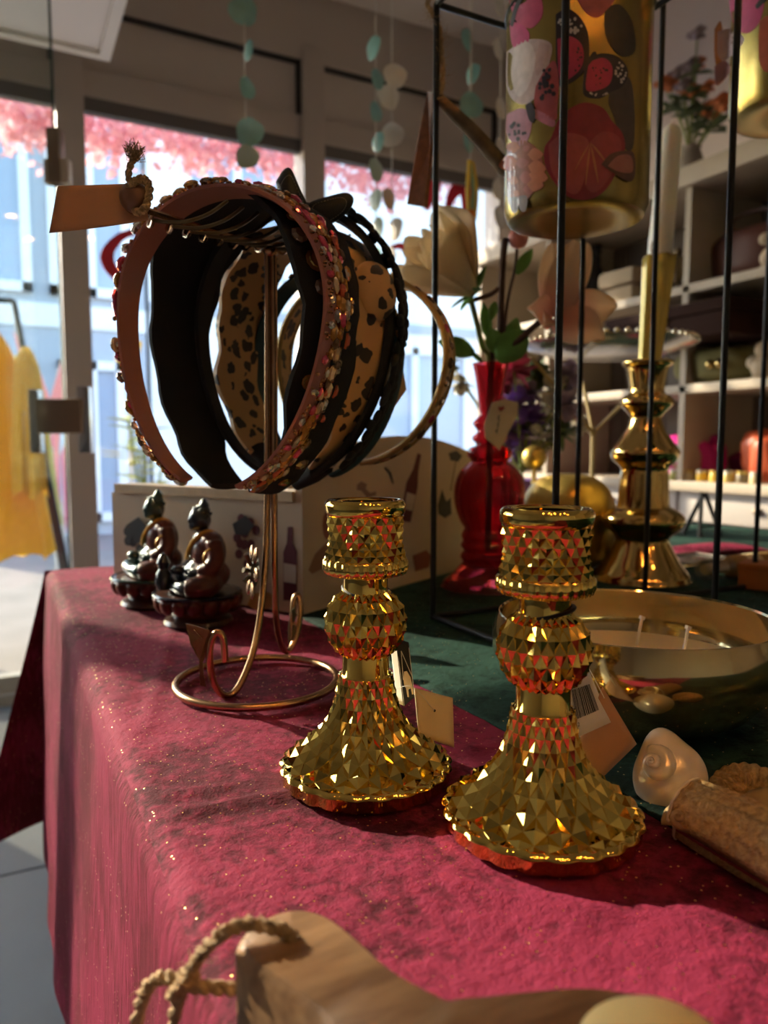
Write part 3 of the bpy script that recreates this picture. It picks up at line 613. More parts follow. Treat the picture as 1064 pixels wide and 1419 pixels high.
def candlestick(label, px, py, rz, h=0):
    r = thing('candlestick', label, 'candlestick', G(px, py), rz, 'pair of gold diamond cut candlesticks')
    N = 22
    # socket: rim, lattice cup, ribbed flange
    MB().lathe([(.0165, .128), (.0165, .1585), (.0185, .160), (.0210, .1600), (.0224, .1588), (.0228, .157), (.0224, .1535), (.0212, .1515), (.0206, .151)], 48).build('socket_rim', GOLD, r)
    m = MB(); diamonds(m, [(.0206, .1512), (.0198, .145), (.0194, .138), (.0202, .132), (.0224, .127)], 6, 20, .62); m.build('socket_cup', GOLD, r, smooth=False, fix=False)
    MB().lathe([(.0216, .1275), (.0230, .126), (.0233, .122), (.0222, .119), (.018, .1175), (.013, .1172)], 176, mod=lambda t, z: 1+.05*abs(math.sin(14*t)) if z > .118 else 1).build('socket_flange', GOLD, r, ang=180)
    MB().lathe([(.0128, .1175), (.0126, .1165), (.0126, .109), (.0130, .1075)], 40).build('neck', GOLD, r)
    m = MB(); diamonds(m, [(.0128, .1080), (.0175, .1035), (.0212, .097), (.0220, .090), (.0208, .083), (.0175, .0765), (.0132, .0725)], 7, N, .62); m.build('knop', GOLD, r, smooth=False, fix=False)
    MB().lathe([(.0130, .0735), (.0134, .072), (.0134, .0615), (.0146, .0600)], 40).build('collar', GOLD, r)
    sk = [(.0148, .0605), (.0158, .053), (.0174, .045), (.0200, .037), (.0240, .0295), (.0300, .0225), (.0370, .0165), (.0430, .0125), (.0468, .0105)]
    m = MB(); diamonds(m, sk, 10, N, .58, pw=1.12); m.build('skirt', GOLD, r, smooth=False, fix=False)
    sc_ = lambda t, z: 1+.036*abs(math.sin(N*t/2+.2))
    MB().lathe([(.040, .0120), (.0455, .0112), (.0476, .0102), (.0483, .0088), (.0472, .0074), (.0468, .0020), (.0455, .0004), (.042, 0), (.0, 0)], 198, mod=sc_).build('scalloped_foot', GOLD, r, ang=60)
    c = MB().tube([(.0136*math.cos(i*.26)+.001, .0136*math.sin(i*.26), .1085+.003*math.sin(i*.26+h)) for i in range(24)], .0010, 6, closed=True)
    c.build('elastic_cord', INK, r)
    return r
candlestick('gold diamond cut candlestick standing between the headband stand and its twin', 507, 1075, .3)
candlestick('gold diamond cut candlestick in front of the candle bowl, barcode tag behind it', 749, 1143, .1, 2.4)
# ---------------------------------------------------------------- their paper tags
def quad(px, th=.0004): return [D(x, y, z) for x, y, z in px]
def lay(Q, u, v, lift=0):       # bilinear point on a quad, lifted towards the eye
    a = Q[0].lerp(Q[1], u).lerp(Q[3].lerp(Q[2], u), v); n = (Q[1]-Q[0]).cross(Q[3]-Q[0]).normalized()
    if n.dot(V(EYE)-a) < 0: n = -n
    return a+n*lift
def sheet(Q, th=.0004, curl=0, k=8):
    n = (Q[1]-Q[0]).cross(Q[3]-Q[0]).normalized()
    m = MB(); m.grid(lambda u, v: lay(Q, u, v)+n*curl*math.sin(math.pi*u)*v, k, k); return m
Q = quad([(574, 953, .425), (627, 967, .44), (629, 1036, .435), (580, 1017, .418)])
o = thing('price_tag', 'square cream price tag folded beside the candlestick near the headband stand', 'tag', Q[3]); sheet(Q, curl=.002).build('card', CREAM, o, True, solid=.0005, ang=180)
MB().tube(spline([D(548, 955, .43), D(572, 952, .424), lay(Q, .45, .38, .001)], 4), .0002, 5).build('thread', WHITEC, o, True)
MB().lathe([(0, 0), (.0008, 0)], 10).build('hole', INK, o, fix=False).matrix_local = frame((0, -1, .3), p=lay(Q, .47, .38, .0008)-o.location)
Qc = quad([(548, 884, .436), (566, 890, .441), (574, 966, .441), (559, 979, .434)])
o = thing('booklet_tag', 'small black and white booklet tag hanging behind the candlestick near the stand', 'tag', Qc[3])
sheet(quad([(541, 892, .440), (549, 885, .436), (560, 978, .434), (550, 974, .440)])).build('page', WHITEC, o, True, solid=.0004)
sheet(Qc).build('cover', INK, o, True, solid=.0005)
m = MB()
for a, b in (((.28, .18), (.18, .62)), ((.28, .18), (.95, .62))): 
    p, q = lay(Qc, *a, .0007), lay(Qc, *b, .0007); m.tube([p, q], .00022, 5)
m.tube([lay(Qc, .93, .1, .0007), lay(Qc, .96, .95, .0007)], .0002, 5); m.build('printed_line', WHITEC, o, True)
MB().slab([lay(Qc, u, v, .0008) for u, v in ((.2, .6), (.32, .5), (.55, .5), (.8, .62), (.88, .78), (.9, .92), (.78, .92), (.72, .80), (.5, .80), (.48, .92), (.36, .9), (.32, .76), (.2, .7))], .0001).build('printed_bear', CREAM, o, True, False)
Qb = quad([(782, 921, .392), (809, 914, .402), (846, 1001, .400), (797, 1023, .388)])
o = thing('barcode_tag', 'white barcode tag hanging behind the front candlestick', 'tag', Qb[3]); sheet(Qb).build('card', WHITEC, o, True, solid=.0005, ang=180)
r9 = random.Random(2); x = .10
for i in range(17):
    wv = r9.choice((.014, .014, .026, .036)); MB().slab([lay(Qb, x, .36, .0005), lay(Qb, x+wv, .36, .0005), lay(Qb, x+wv, .76, .0005), lay(Qb, x, .76, .0005)], .00005).build('bar', INK, o, True, False); x += wv+r9.choice((.016, .016, .028)) 
def words(txt, Q, u, v, size, m_, parent, name='lettering'):
    c = bpy.data.curves.new(name, 'FONT'); c.body = txt; c.size = size; c.extrude = .00004; c.materials.append(m_)
    tmp = bpy.data.objects.new(name, c); COL.objects.link(tmp); dg = bpy.context.evaluated_depsgraph_get(); me = bpy.data.meshes.new_from_object(tmp.evaluated_get(dg)); bpy.data.objects.remove(tmp)
    t = bpy.data.objects.new(name, me); COL.objects.link(t); t.parent = parent
    x_ = (Q[1]-Q[0]).normalized(); n = x_.cross(Q[0]-Q[3]).normalized(); y_ = n.cross(x_)
    M_ = Matrix((x_, y_, n)).transposed().to_4x4(); t.matrix_local = Matrix.Translation(lay(Q, u, v, .0006)-parent.location) @ M_; return t
words('2 643476', Qb, .10, .86, .0030, INK, o); words('000', Qb, .35, .12, .0032, INK, o)
Qk = quad([(835, 952, .402), (882, 1031, .402), (833, 1079, .392), (801, 1028, .392)])
o = thing('price_tag', 'square brown kraft tag under the barcode tag of the front candlestick', 'tag', Qk[2]); sheet(Qk, curl=.0015).build('card', PAPER, o, True, solid=.0005, ang=180)
MB().tube(spline([D(800, 900, .395), D(818, 930, .402), lay(Qk, .1, .1, .0008)], 4), .0003, 5).build('thread', WHITEC, o, True)
# ================================================================ candle bowl
bc = G(882, 1010); bc = D(882, 700, .505); bz = RZ0
bo = thing('candle_bowl', 'large gold mercury glass bowl candle with white wicks on the green runner', 'candle', (bc.x, bc.y, bz))
MB().lathe([(0, .0), (.046, .0), (.058, .003), (.076, .014), (.090, .030), (.0965, .046), (.0965, .058), (.0935, .068), (.0925, .0715), (.0915, .072), (.0905, .0705), (.092, .060), (.094, .050), (.088, .030), (.072, .014), (0, .008)], 72).build('glass_bowl', mat('bowl_gold', (.62, .50, .26), .10, .92, var=.12, vscale=30), bo)
MB().lathe([(0, .009), (.07, .0145), (.0905, .036), (.0905, .0378), (.088, .0370), (0, .0366)], 60).build('wax', WAX, bo)
for (px, py) in ((882, 884), (946, 900)):
    p = hit(px, py+10, 2, bz+.0366)-V((bc.x, bc.y, bz)); m = MB()
    tilt = V((.4, .15, 1)).normalized(); m.tube([p, p+tilt*.009, p+tilt*.0205], .0012, 8); m.box(p+tilt*.0215, (.0040, .0026, .0026), Matrix.Rotation(.4, 3, 'Y')); m.build('wick', WHITEWAX, bo)
# ================================================================ seashell ornament
PEARL = mat('pearl_shell', (.84, .68, .50), .28, .28, col2=(.93, .82, .68), vscale=14, coat=.4, bump=.12, bscale=90)
GLIT = mat('gold_glitter', (.42, .26, .11), .55, .6, col2=(.66, .44, .20), vscale=350, bump=1.0, bscale=700)
TANSH = mat('tan_shell', (.42, .28, .13), .4, .2, var=.3, vscale=40, bump=.4, bscale=150); ROSE = mat('rose_enamel', (.30, .05, .05), .4)
sb = G(1000, 1190); so = thing('shell_ornament', 'gold glittered seashell ornament with a pearly snail shell at its end', 'ornament', sb)
A_, B_ = D(957, 1123, .349), D(1125, 1210, .300); ax = (B_-A_); L_ = ax.length; ax.normalize(); sd = ax.cross(V((0, 0, 1))).normalized(); upv = sd.cross(ax)
def arm(u, v):
    t = 2*math.pi*v; rr = .0150+.004*u; gr = 1-.24*math.exp(-((v-.93)/.05)**2)
    rib = 1+.035*math.sin(14*t)+.01*math.sin(90*u)
    return A_+ax*L_*u+(sd*math.cos(t)*1.12+upv*math.sin(t)*1.02)*rr*gr*rib
m = MB().grid(arm, 50, 84); c_ = len(m.v); m.add([A_-ax*.001], []); 
m.f += [(c_, j+1, j) for j in range(84)]; m.m += [0]*84
m.build('glitter_arm', GLIT, so, True, fix=True, ang=180)
MB().grid(lambda u, v: arm(u*.999, .905+v*.05)+(arm(u*.999, .905+v*.05)-(A_+ax*L_*u)).normalized()*.0004, 30, 6).build('rose_groove', ROSE, so, True)
MB().tube([A_-ax*.0005+(sd*math.cos(t)*1.12+upv*math.sin(t)*1.02)*.0152*(1-.24*math.exp(-((t/2/math.pi-.93)/.05)**2)) for t in [2*math.pi*i/40 for i in range(40)]], .0008, 6, closed=True).build('arm_rim', PEARL, so, True)
def snail(c, axis, R0, turns, m_, name, hgt=.9, up=(0, 0, 1)):
    M_ = frame(axis, up=up, p=c); pts = []; rr = []
    n = int(turns*22)
    for i in range(n+1):
        t = i/22*2*math.pi; f = math.exp(-.30*(n-i)/22*2*math.pi/2.2)
        q = V((R0*.55*f*math.cos(t), R0*.55*f*math.sin(t), (1-f)*R0*hgt)); pts.append(M_ @ q); rr.append(max(.0004, R0*.52*f))
    return MB().tube(pts, rr, 18).build(name, m_, so, True, ang=180)
sc0 = D(927, 1076, .388); to = (V(EYE)-sc0).normalized(); axs = (to*.8-V(RT)*.35+V((0, 0, .3))).normalized()
def sbody(u, v):
    t = 2*math.pi*u; f = math.pi*v; Mx = frame(axs, up=(0, 0, 1)).to_3x3(); r = .0185*math.sin(f)**.85*(1+.07*math.sin(t+f*1.5)); tipx = 1+.42*max(0, math.cos(t-2.1))**8*math.sin(f)**2
    return sc0+Mx @ V((r*math.cos(t)*tipx, r*math.sin(t)*1.12*tipx, -.0175*math.cos(f)))
MB().grid(sbody, 64, 28).build('snail_shell', PEARL, so, True, ang=180)
snail(sc0+axs*.0140-V(RT)*.001+V((0, 0, .001)), axs, .0120, 3.4, PEARL, 'snail_spire', 1.35, (0, 0, 1))
sm = D(948, 1163, .341); sm.z = TZ+.0095
snail(sm, (V(RT)*-.3+to*.6+V((0, 0, .3))).normalized(), .0105, 2.6, TANSH, 'small_whelk', 1.2)
m = MB(); m.tube([sm+V(RT)*.006, sm+V(RT)*.018-V((0, 0, .001)), sm+V(RT)*.03-V((0, 0, .005))], [.009, .006, .001], 14); m.build('whelk_spire', TANSH, so, True, ang=180)
def scallop(c, n_, R0, m_, name):
    M_ = frame(n_, p=c)
    def fn(u, v):
        t = math.pi*(.08+.84*u); r = R0*v*(1+.06*math.sin(t)); return M_ @ V((r*math.cos(t), r*math.sin(t)-R0*.4, R0*.32*math.sin(math.pi*min(1, v*.97)/1.02)*1.0*(.6+.4*math.sin(t))+.0009*v*math.cos(26*t)))
    MB().grid(fn, 90, 14).build(name, m_, so, True, solid=.001, ang=180)
scallop(D(1040, 1093, .372), (to*.8+V((0, 0, .7))).normalized(), .021, GLIT, 'scallop_shell')
p = D(1072, 1118, .36); m = MB(); m.ball(p-V((0, 0, .004)), .016, (1.3, 1, .8), 20, 12); m.build('backing_shell', TANSH, so, True)
# ================================================================ cutting board with twine
BT = .032
WOODB = mat('acacia_wood', (.15, .075, .032), .5, 0, col2=(.31, .18, .085), vscale=16, aniso=(2.2, 9, 9), bump=.1, bscale=60)
ol = [G(x, y, BT) for x, y in ((326, 1308), (332, 1292), (346, 1276), (374, 1262), (405, 1256), (440, 1264), (476, 1290), (520, 1330), (562, 1357), (612, 1374), (680, 1378), (760, 1371), (832, 1368), (900, 1379), (962, 1400), (1030, 1435), (1110, 1500), (1180, 1600), (1100, 1720), (900, 1760), (720, 1700), (600, 1600), (520, 1500), (440, 1408), (372, 1352), (340, 1328))]
ol = spline(ol+[ol[0]], 4)[:-1]
hc = G(402, 1297, BT); hole = [hc+V((.0035*math.cos(-i*.524), .0035*math.sin(-i*.524), 0)) for i in range(12)]
ctr = sum(ol, V((0, 0, 0)))/len(ol); area = sum(ol[i].x*ol[(i+1) % len(ol)].y-ol[(i+1) % len(ol)].x*ol[i].y for i in range(len(ol)))
if area < 0: ol.reverse()
i0 = min(range(len(ol)), key=lambda i: (ol[i]-hole[0]).length); ol = ol[i0:]+ol[:i0]
j0 = min(range(12), key=lambda j: (hole[j]-ol[0]).length); hole = hole[j0:]+hole[:j0]
m = MB(); no, nh = len(ol), 12; bot = V((0, 0, -BT+.0015)); inn = [p+(ctr-p).normalized()*.0035 for p in ol]
m.add([p for p in inn], []); b0 = no
m.v += hole; m.v += [p-V((0, 0, .0035)) for p in ol]; m.v += [p+bot for p in ol]; m.v += [p+bot for p in hole]
T0, H0, E0, B0, HB = 0, no, no+nh, 2*no+nh, 3*no+nh
m.f.append(tuple(range(no))+(0,)+tuple(H0+j for j in range(nh))+(H0,)) if False else None
# top face: ring of triangles by bridging through the keyhole slit
bm = bmesh.new(); tv = [bm.verts.new(p) for p in inn]; hv = [bm.verts.new(p) for p in hole]
eds = [bm.edges.new((tv[i], tv[(i+1) % no])) for i in range(no)]+[bm.edges.new((hv[i], hv[(i+1) % nh])) for i in range(nh)]
bmesh.ops.triangle_fill(bm, use_beauty=True, use_dissolve=False, edges=eds); bm.verts.index_update()
m.f = [tuple(v.index for v in f.verts) for f in bm.faces]; bm.free()
for i in range(no):
    j = (i+1) % no; m.f += [(T0+i, T0+j, E0+j, E0+i), (E0+i, E0+j, B0+j, B0+i)]
for i in range(nh): j = (i+1) % nh; m.f += [(H0+i, HB+i, HB+j, H0+j)]
m.f.append(tuple(B0+i for i in reversed(range(no)))); m.m = [0]*len(m.f)
cb = thing('cutting_board', 'brown acacia serving board with rounded handle at the table front', 'board', (ctr.x, ctr.y, TZ))
m.build('board', WOODB, cb, True, fix=True, ang=50)
o = thing('twine_loop', 'frayed jute twine loop knotted through the board handle', 'twine', G(260, 1360, .02))
def rope(m, pts, r=.0021, k=6, tw=170):
    P = spline(pts, k)
    for s in range(2):
        Q_ = []
        for i, p in enumerate(P):
            t = (P[min(i+1, len(P)-1)]-P[max(i-1, 0)]).normalized(); u = t.orthogonal().normalized(); b = t.cross(u); a = i*1.1+s*math.pi
            Q_.append(p+(u*math.cos(a)+b*math.sin(a))*r*.55)
        m.tube(Q_, r*.72, 7)
def fray(m, P, n, l, r=.00016, seed=1, bias=V((0, 0, 0))):
    q = random.Random(seed)
    for i in range(n):
        p = q.choice(P); d = (V((q.gauss(0, 1), q.gauss(0, 1), q.gauss(0, 1))).normalized()+bias).normalized()*l*q.uniform(.4, 1); e = V((q.gauss(0, 1), q.gauss(0, 1), q.gauss(0, 1)))*l*.3
        m.tube([p, p+d*.5+e*.5, p+d], r, 3, cap=False)
pts = [hc+V((.001, 0, -.006)), hc+V((-.001, 0, .0012)), G(372, 1284, BT+.004), G(338, 1281, BT+.005), G(305, 1296, BT+.003), G(280, 1320, .024), G(264, 1345, .018), G(255, 1366, .014)]
m = MB(); rope(m, pts); fray(m, spline(pts), 60, .006); m.build('upper_strand', TWINE, o, True)
pts = [G(345, 1372, .006), G(318, 1370, .008), G(280, 1368, .012), G(252, 1362, .014), G(228, 1354, .014), G(206, 1366, .010), G(194, 1395, .0), G(186, 1440, -.02)]
m = MB(); rope(m, pts); fray(m, spline(pts), 50, .006, seed=2); m.build('lower_strand', TWINE, o, True)
pts = [G(256, 1362, .015), G(250, 1376, .010), G(243, 1400, 0), G(232, 1450, -.02)]
m = MB(); rope(m, pts); m.build('hanging_end', TWINE, o, True)
c = G(255, 1364, .0135); m = MB(); rope(m, [c+V((.004*math.cos(i), .003*math.sin(i), .003*math.sin(i*1.7))) for i in range(8)], .0018); m.build('knot', TWINE, o, True)
c = G(905, 1482, BT); o = thing('rounded_piece', 'pale yellow rounded piece lying on the serving board at the bottom picture edge', 'board accessory', c)
YW = mat('pale_yellow_wood', (.90, .72, .34), .4, 0, var=.1, vscale=20)
m = MB(); m.lathe([(0, 0), (.016, 0), (.019, .002), (.0185, .006), (.014, .0085), (0, .0095)], 32, mod=lambda t, z: 1+.06*math.cos(2*t)); m.build('body', YW, o); MB().tube([(.008, -.012, .004), (.016, -.04, .004)], [.005, .006], 12).build('stem', YW, o)
# ================================================================ copper headband stand
rc = G(357, 948); hs = thing('headband_stand', 'copper wire headband stand with leaf scrolls on a ring base', 'stand', (rc.x, rc.y, TZ))
R0 = .0635; MB().tube([(rc.x+R0*math.cos(i*.105), rc.y+R0*math.sin(i*.105), TZ+.0034) for i in range(60)], .0031, 10, closed=True).build('base_ring', COPPER, hs, True)
Zp = .585
f_ = spline([D(371, 352, Zp), D(371, 500, Zp), D(370, 700, Zp), D(366, 800, .583), D(354, 890, .572), D(333, 948, .558), D(314, 964, .550), D(298, 950, .543), D(291, 920, .536), D(292, 892, .534), D(300, 877, .534), D(309, 884, .535), D(312, 916, .537)], 8)
MB().tube(f_, .0027, 10).build('front_scroll', COPPER, hs, True)
b_ = spline([D(379, 352, Zp), D(380, 500, Zp), D(380, 720, Zp+.002), D(382, 845, .600), D(388, 888, .618), D(398, 903, .634), D(409, 886, .645), D(416, 852, .652), D(414, 826, .654), D(407, 832, .652), D(405, 866, .648)], 8)
MB().tube(b_, .0027, 10).build('back_scroll', COPPER, hs, True)
def pleaf(name, pts, z, vein):
    P = [D(x, y, z+dz) for x, y, dz in pts]; MB().slab(P, .0008).build(name, DARKCOP, hs, True, False)
    MB().tube([D(x, y, z-.002) for x, y in vein], .0005, 5).build('leaf_vein', COPPER, hs, True)
pleaf('metal_leaf', [(257, 864, 0), (290, 873, .004), (296, 892, .006), (287, 906, .006), (281, 918, .006), (283, 940, .008), (286, 952, .01), (277, 950, .008), (276, 915, .004), (264, 893, 0)], .530, [(268, 872), (281, 886)])
pleaf('metal_leaf', [(404, 846, 0), (410, 840, .004), (409, 870, .004), (405, 895, .0), (400, 892, 0), (400, 870, 0)], .644, [(404, 850), (404, 885)])
fc = D(351, 792, .578); M_ = frame((-RT[0]*.9-FW[0]*.35, -RT[1]*.9-FW[1]*.35, .1), p=fc)
fl_ = MB(); fl_.lathe([(0, .004), (.006, .003), (.009, -.001), (.012, -.002)], 18, c=fc, R=M_.to_3x3()).build('flower_disc', DARKCOP, hs, True)
for i in range(6):
    a = i*math.pi/3; q = MB(); q.ball(M_ @ V((.0155*math.cos(a), .0155*math.sin(a), .001)), .0075, (1, .8, .22), 12, 8, M_.to_3x3() @ Matrix.Rotation(a, 3, 'Z')); q.build('flower_petal', COPPER, hs, True)
for i, (x, y) in enumerate(((337, 790), (339, 806), (341, 768))): MB().tube([fc, D(x, y, .572)], [.001, .0022], 8).build('flower_bud', DARKCOP, hs, True)
MB().ball(D(375, 349, Zp), .006, (1, 1, .7)).build('pole_cap', COPPER, hs, True)
# carrying bar with curved wires like a fern
n0, n1 = D(192, 288, .47), D(452, 344, .70)
def bar(t): return n0.lerp(n1, t)-V((0, 0, .006*math.sin(math.pi*t)))
MB().tube([bar(i/14) for i in range(15)], .0022, 8).build('top_bar', COPPER, hs, True)
bd = (n1-n0).normalized(); bs = bd.cross(V((0, 0, 1))).normalized()
for i in range(11):
    t = .10+i*.075; p = bar(t)
    for s in (-1, 1):
        q = [p-bd*.012+V((0, 0, -.004)), p+bs*s*.012+bd*.000+V((0, 0, -.005)), p+bs*s*.024+bd*.012+V((0, 0, .000)), p+bs*s*.030+bd*.026+V((0, 0, .010))]
        MB().tube(spline(q, 5), .0013, 6).build('fern_wire', COPPER if s < 0 else DARKCOP, hs, True)
WB = mat('brown_wood_bead', (.22, .10, .05), .3, coat=.4)
MB().ball(D(187, 274, .464), .0092, n=20, m=14).build('end_bead', WB, hs, True)
m = MB(); c0 = D(200, 262, .466)
rope(m, [D(178, 262, .458), D(186, 252, .456), D(200, 248, .458), D(207, 262, .460), D(203, 284, .458), D(194, 294, .458), D(187, 292, .460)], .0022)
rope(m, [D(186, 258, .456), D(178, 246, .455), D(182, 226, .456), D(190, 216, .457)], .0018)
o = thing('twine_knot', 'frayed jute twine knot tied round the brown bead of the stand', 'twine', c0); m.build('cord', TWINE, o, True)
m = MB(); P = [D(184+i, 224-2*i, .456) for i in range(4)]; fray(m, P, 150, .011, .00022, 4, V((0, 0, 1.3))); tag(m.build('frayed_end', TWINE, o, True, fix=False), kind='stuff')
Qt = quad([(80, 258, .452), (199, 254, .468), (206, 305, .468), (68, 323, .452)])
o = thing('kraft_tag', 'large brown kraft tag tied to the bead of the headband stand', 'tag', Qt[3]); sheet(Qt, curl=.003).build('card', PAPER, o, True, solid=.0006, ang=180)
MB().lathe([(.0028, 0), (.0062, 0), (.0062, .0006), (.0028, .0006)], 24).build('eyelet_patch', mat('dark_kraft', (.30, .15, .08), .7), o).matrix_local = frame(V(EYE)-Qt[1], p=lay(Qt, .86, .55, .0025)-o.location)
# ---------------------------------------------------------------- headbands
def gem_mesh(name, n, prof, m_):
    g = MB().lathe(prof, n); me = g.mesh(name); me.materials.append(m_); return me
BRIL = [(0, -.1), (.9, -.1), (1, .2), (.62, .55), (0, .6)]
GM = [gem_mesh('gem', 8, BRIL, x) for x in GEMS]
GOLDS = gem_mesh('gem', 10, [(0, -.1), (1, -.1), (1.05, .15), (.75, .3), (.7, .45), (0, .6)], mat('antique_gold', (.55, .36, .12), .25, .95))
class Band:
    def __init__(s, label, px, py, z, a, bt, bb, yaw, roll=0, W=.03, th=.004, fm=163, m_=PINK, cat='headband', taper=.65, fold=0, seed=0, bm_='band', half=None):
        c = D(px, py, z); s.o = thing('headband', label, cat, c, 0, 'headbands on the copper stand'); s.W, s.th, s.taper = W, th, taper
        s.o.rotation_euler = (0, roll, -(YAW+math.radians(yaw))); s.a, s.bt, s.bb, s.fm, s.fold, s.seed = a, bt, bb, math.radians(fm), fold, seed
        m = MB(); K = 72
        sec = [(-.5, 0), (.5, 0), (.5, .55), (.3, .95), (0, 1.1), (-.3, .95), (-.5, .55)]
        rows = []
        for i in range(K+1):
            f = -s.fm+2*s.fm*i/K
            for (w_, n_) in sec: rows.append(s.P(f, w_, n_))
        k = len(sec); m.add(rows, [(i*k+j, i*k+(j+1) % k, (i+1)*k+(j+1) % k, (i+1)*k+j) for i in range(K) for j in range(k)]+[tuple(range(k)), tuple(K*k+j for j in reversed(range(k)))])
        m.build(bm_, m_, s.o, ang=55)
    def C(s, f): return V((s.a*math.sin(f)*(1+.06*math.cos(f)), 0, (s.bt if abs(f) < math.pi/2 else s.bb)*math.cos(f)))
    def N(s, f):
        t = s.C(f+.01)-s.C(f-.01); n = V((-t.z, 0, t.x)); n = n.normalized(); return n if n.dot(s.C(f)) > 0 else -n
    def P(s, f, w_, n_):
        q = 1-(1-s.taper)*(abs(f)/s.fm)**2; fo = 1+s.fold*noise.noise((f*3.1+s.seed, w_*3, 0)) if s.fold else 1
        pk = s.fold*.25*s.W*noise.noise((f*5+s.seed, 5, w_)) if s.fold else 0
        return s.C(f)+V((0, w_*s.W*q*fo+pk, 0))+s.N(f)*(n_*s.th*(.6+.4*q)*fo+.3*pk)
    def gem(s, me, f, w_, size, asp=1, lift=1.0):
        p = s.P(f, w_, lift); n = (s.N(f)+V((0, w_*.6, 0))).normalized(); M_ = frame(n, up=V((0, 1, 0)), p=p) @ Matrix.Diagonal((size*asp, size, size*.9, 1))
        return inst(me, 'gem', s.o, M_)
rg = random.Random(11)
# 1 pink satin, jewelled
h1 = Band('pink satin headband crusted with amber and rose crystals, nearest on the stand', 311, 440, .53, .0785, .0845, .121, 17, .10, W=.026, th=.004)
m = MB()
for i in range(1500):
    f = h1.fm*(rg.random()*2-1)*.985; w_ = rg.uniform(-.02, .52) if rg.random() < .8 else rg.uniform(-.5, .1); p = h1.P(f, w_, 1.0+.9*rg.random()*max(0, w_)); m.ball(p, rg.uniform(.0009, .0019), n=6, m=4)
tag(m.build('seed_beads', BEAD, h1.o, smooth=False, fix=False), kind='stuff')
for i in range(54):
    f = h1.fm*(-.975+1.95*i/53); h1.gem(GM[rg.choice((0, 0, 1, 0, 4, 1))], f, rg.uniform(.22, .5), rg.uniform(.0046, .0066), lift=1.6)
for i in range(50):
    f = h1.fm*(-.96+1.92*i/49); h1.gem(GM[rg.choice((2, 3, 1, 0, 3, 2))], f, rg.uniform(-.06, .24), rg.uniform(.0034, .0052), rg.choice((1, 1, 1.4)), lift=1.3)
for i in range(30):
    f = h1.fm*(-.95+1.9*i/29); h1.gem(GM[2 if i % 3 else 3], f, -.27, .0044 if i % 2 else .0034, .62 if i % 2 else 1, lift=1.15)
for i in range(84):
    f = h1.fm*(.04+.94*(i+rg.random())/84); h1.gem(GM[rg.choice((0, 0, 1, 5, 4, 3, 2, 0))], f, rg.uniform(.15, .85), rg.uniform(.0036, .0058), rg.choice((1, 1, .7)), lift=rg.uniform(1.3, 2.3))
for i in range(44):
    f = -h1.fm*(.02+.96*i/43); h1.gem(GM[rg.choice((0, 2, 1, 0, 5, 3))], f, rg.uniform(-.42, .1), rg.uniform(.0042, .0062), rg.choice((1, .75)), lift=1.5)
# 2 wide black velvet with brooches
h2 = Band('wide black velvet headband with gold brooch stones behind the pink one', 345, 452, .578, .082, .090, .128, 38, .04, W=.074, th=.007, m_=BLKCLOTH, fold=.18, seed=2, taper=.45)
for i in range(30):
    f = h2.fm*(-.93+1.86*i/29); h2.gem(GOLDS if i % 2 else GM[5], f, rg.uniform(-.46, .2), rg.uniform(.005, .008), rg.choice((1, .7)), lift=1.0)
# 3 black lace flowers with stitched bow
h3 = Band('black lace flower headband with a stitched bow on top', 406, 458, .612, .078, .094, .118, 12, .06, W=.022, th=.006, m_=BLKCLOTH, fold=.15, seed=4)
for i in range(9):
    f = math.radians(28+i*14); c = h3.P(f, .35, 1.4); M_ = frame(h3.N(f), up=V((0, 1, 0)), p=c); q = MB()
    for k in range(8):
        a = k*.785+i; q.ball(M_ @ V((.0110*math.cos(a), .0110*math.sin(a), .003)), .0088, (1, .6, .3), 8, 6, M_.to_3x3() @ Matrix.Rotation(a, 3, 'Z'))
    q.ball(c, .005, n=8, m=6); q.build('lace_flower', BLKCLOTH, h3.o, ang=180)
for i in range(7):
    f = math.radians(52+i*15); h3.gem(GM[5], f, .75, .0052, 1, 1.0)
def lobe(pts, z):
    c = sum((V((x, y, 0)) for x, y in pts), V((0, 0, 0)))/len(pts); P = spline([(x, y, 0) for x, y in pts]+[(pts[0][0], pts[0][1], 0)], 5)[:-1]
    m = MB(); inv = h3.o.matrix_basis.inverted(); k = len(P); L = []
    for dz, sc_ in ((-.010, .55), (-.006, .92), (0, 1.0), (.006, .92), (.010, .55)): L += [inv @ D(c.x+(p.x-c.x)*sc_, c.y+(p.y-c.y)*sc_, z+dz) for p in P]
    m.add(L, [(a*k+i, a*k+(i+1) % k, (a+1)*k+(i+1) % k, (a+1)*k+i) for a in range(4) for i in range(k)]+[tuple(range(k)), tuple(4*k+i for i in range(k))])
    o = m.build('bow_lobe', mat('black_leatherette', (.012, .011, .011), .55, 0, bump=.2, bscale=400), h3.o, ang=60)
    m = MB()
    for j in range(0, k, 1):
        p = P[j]; q = P[(j+1) % k]; a = inv @ D(c.x+(p.x-c.x)*.72, c.y+(p.y-c.y)*.72, z-.0095); b = inv @ D(c.x+(q.x-c.x)*.72, c.y+(q.y-c.y)*.72, z-.0095); m.tube([a, a.lerp(b, .6)], .00025, 4)
    m.build('stitching', mat('grey_thread', (.30, .27, .22), .7), o)
bpy.context.view_layer.update()
h3.o.matrix_basis = h3.o.matrix_basis
lobe([(382, 252), (392, 236), (403, 234), (416, 262), (428, 290), (424, 306), (404, 300), (388, 280)], .585)
lobe([(422, 292), (430, 280), (458, 271), (480, 267), (490, 276), (483, 293), (462, 309), (440, 317), (426, 310)], .59)
lobe([(416, 292), (426, 286), (434, 300), (428, 316), (418, 314)], .58)
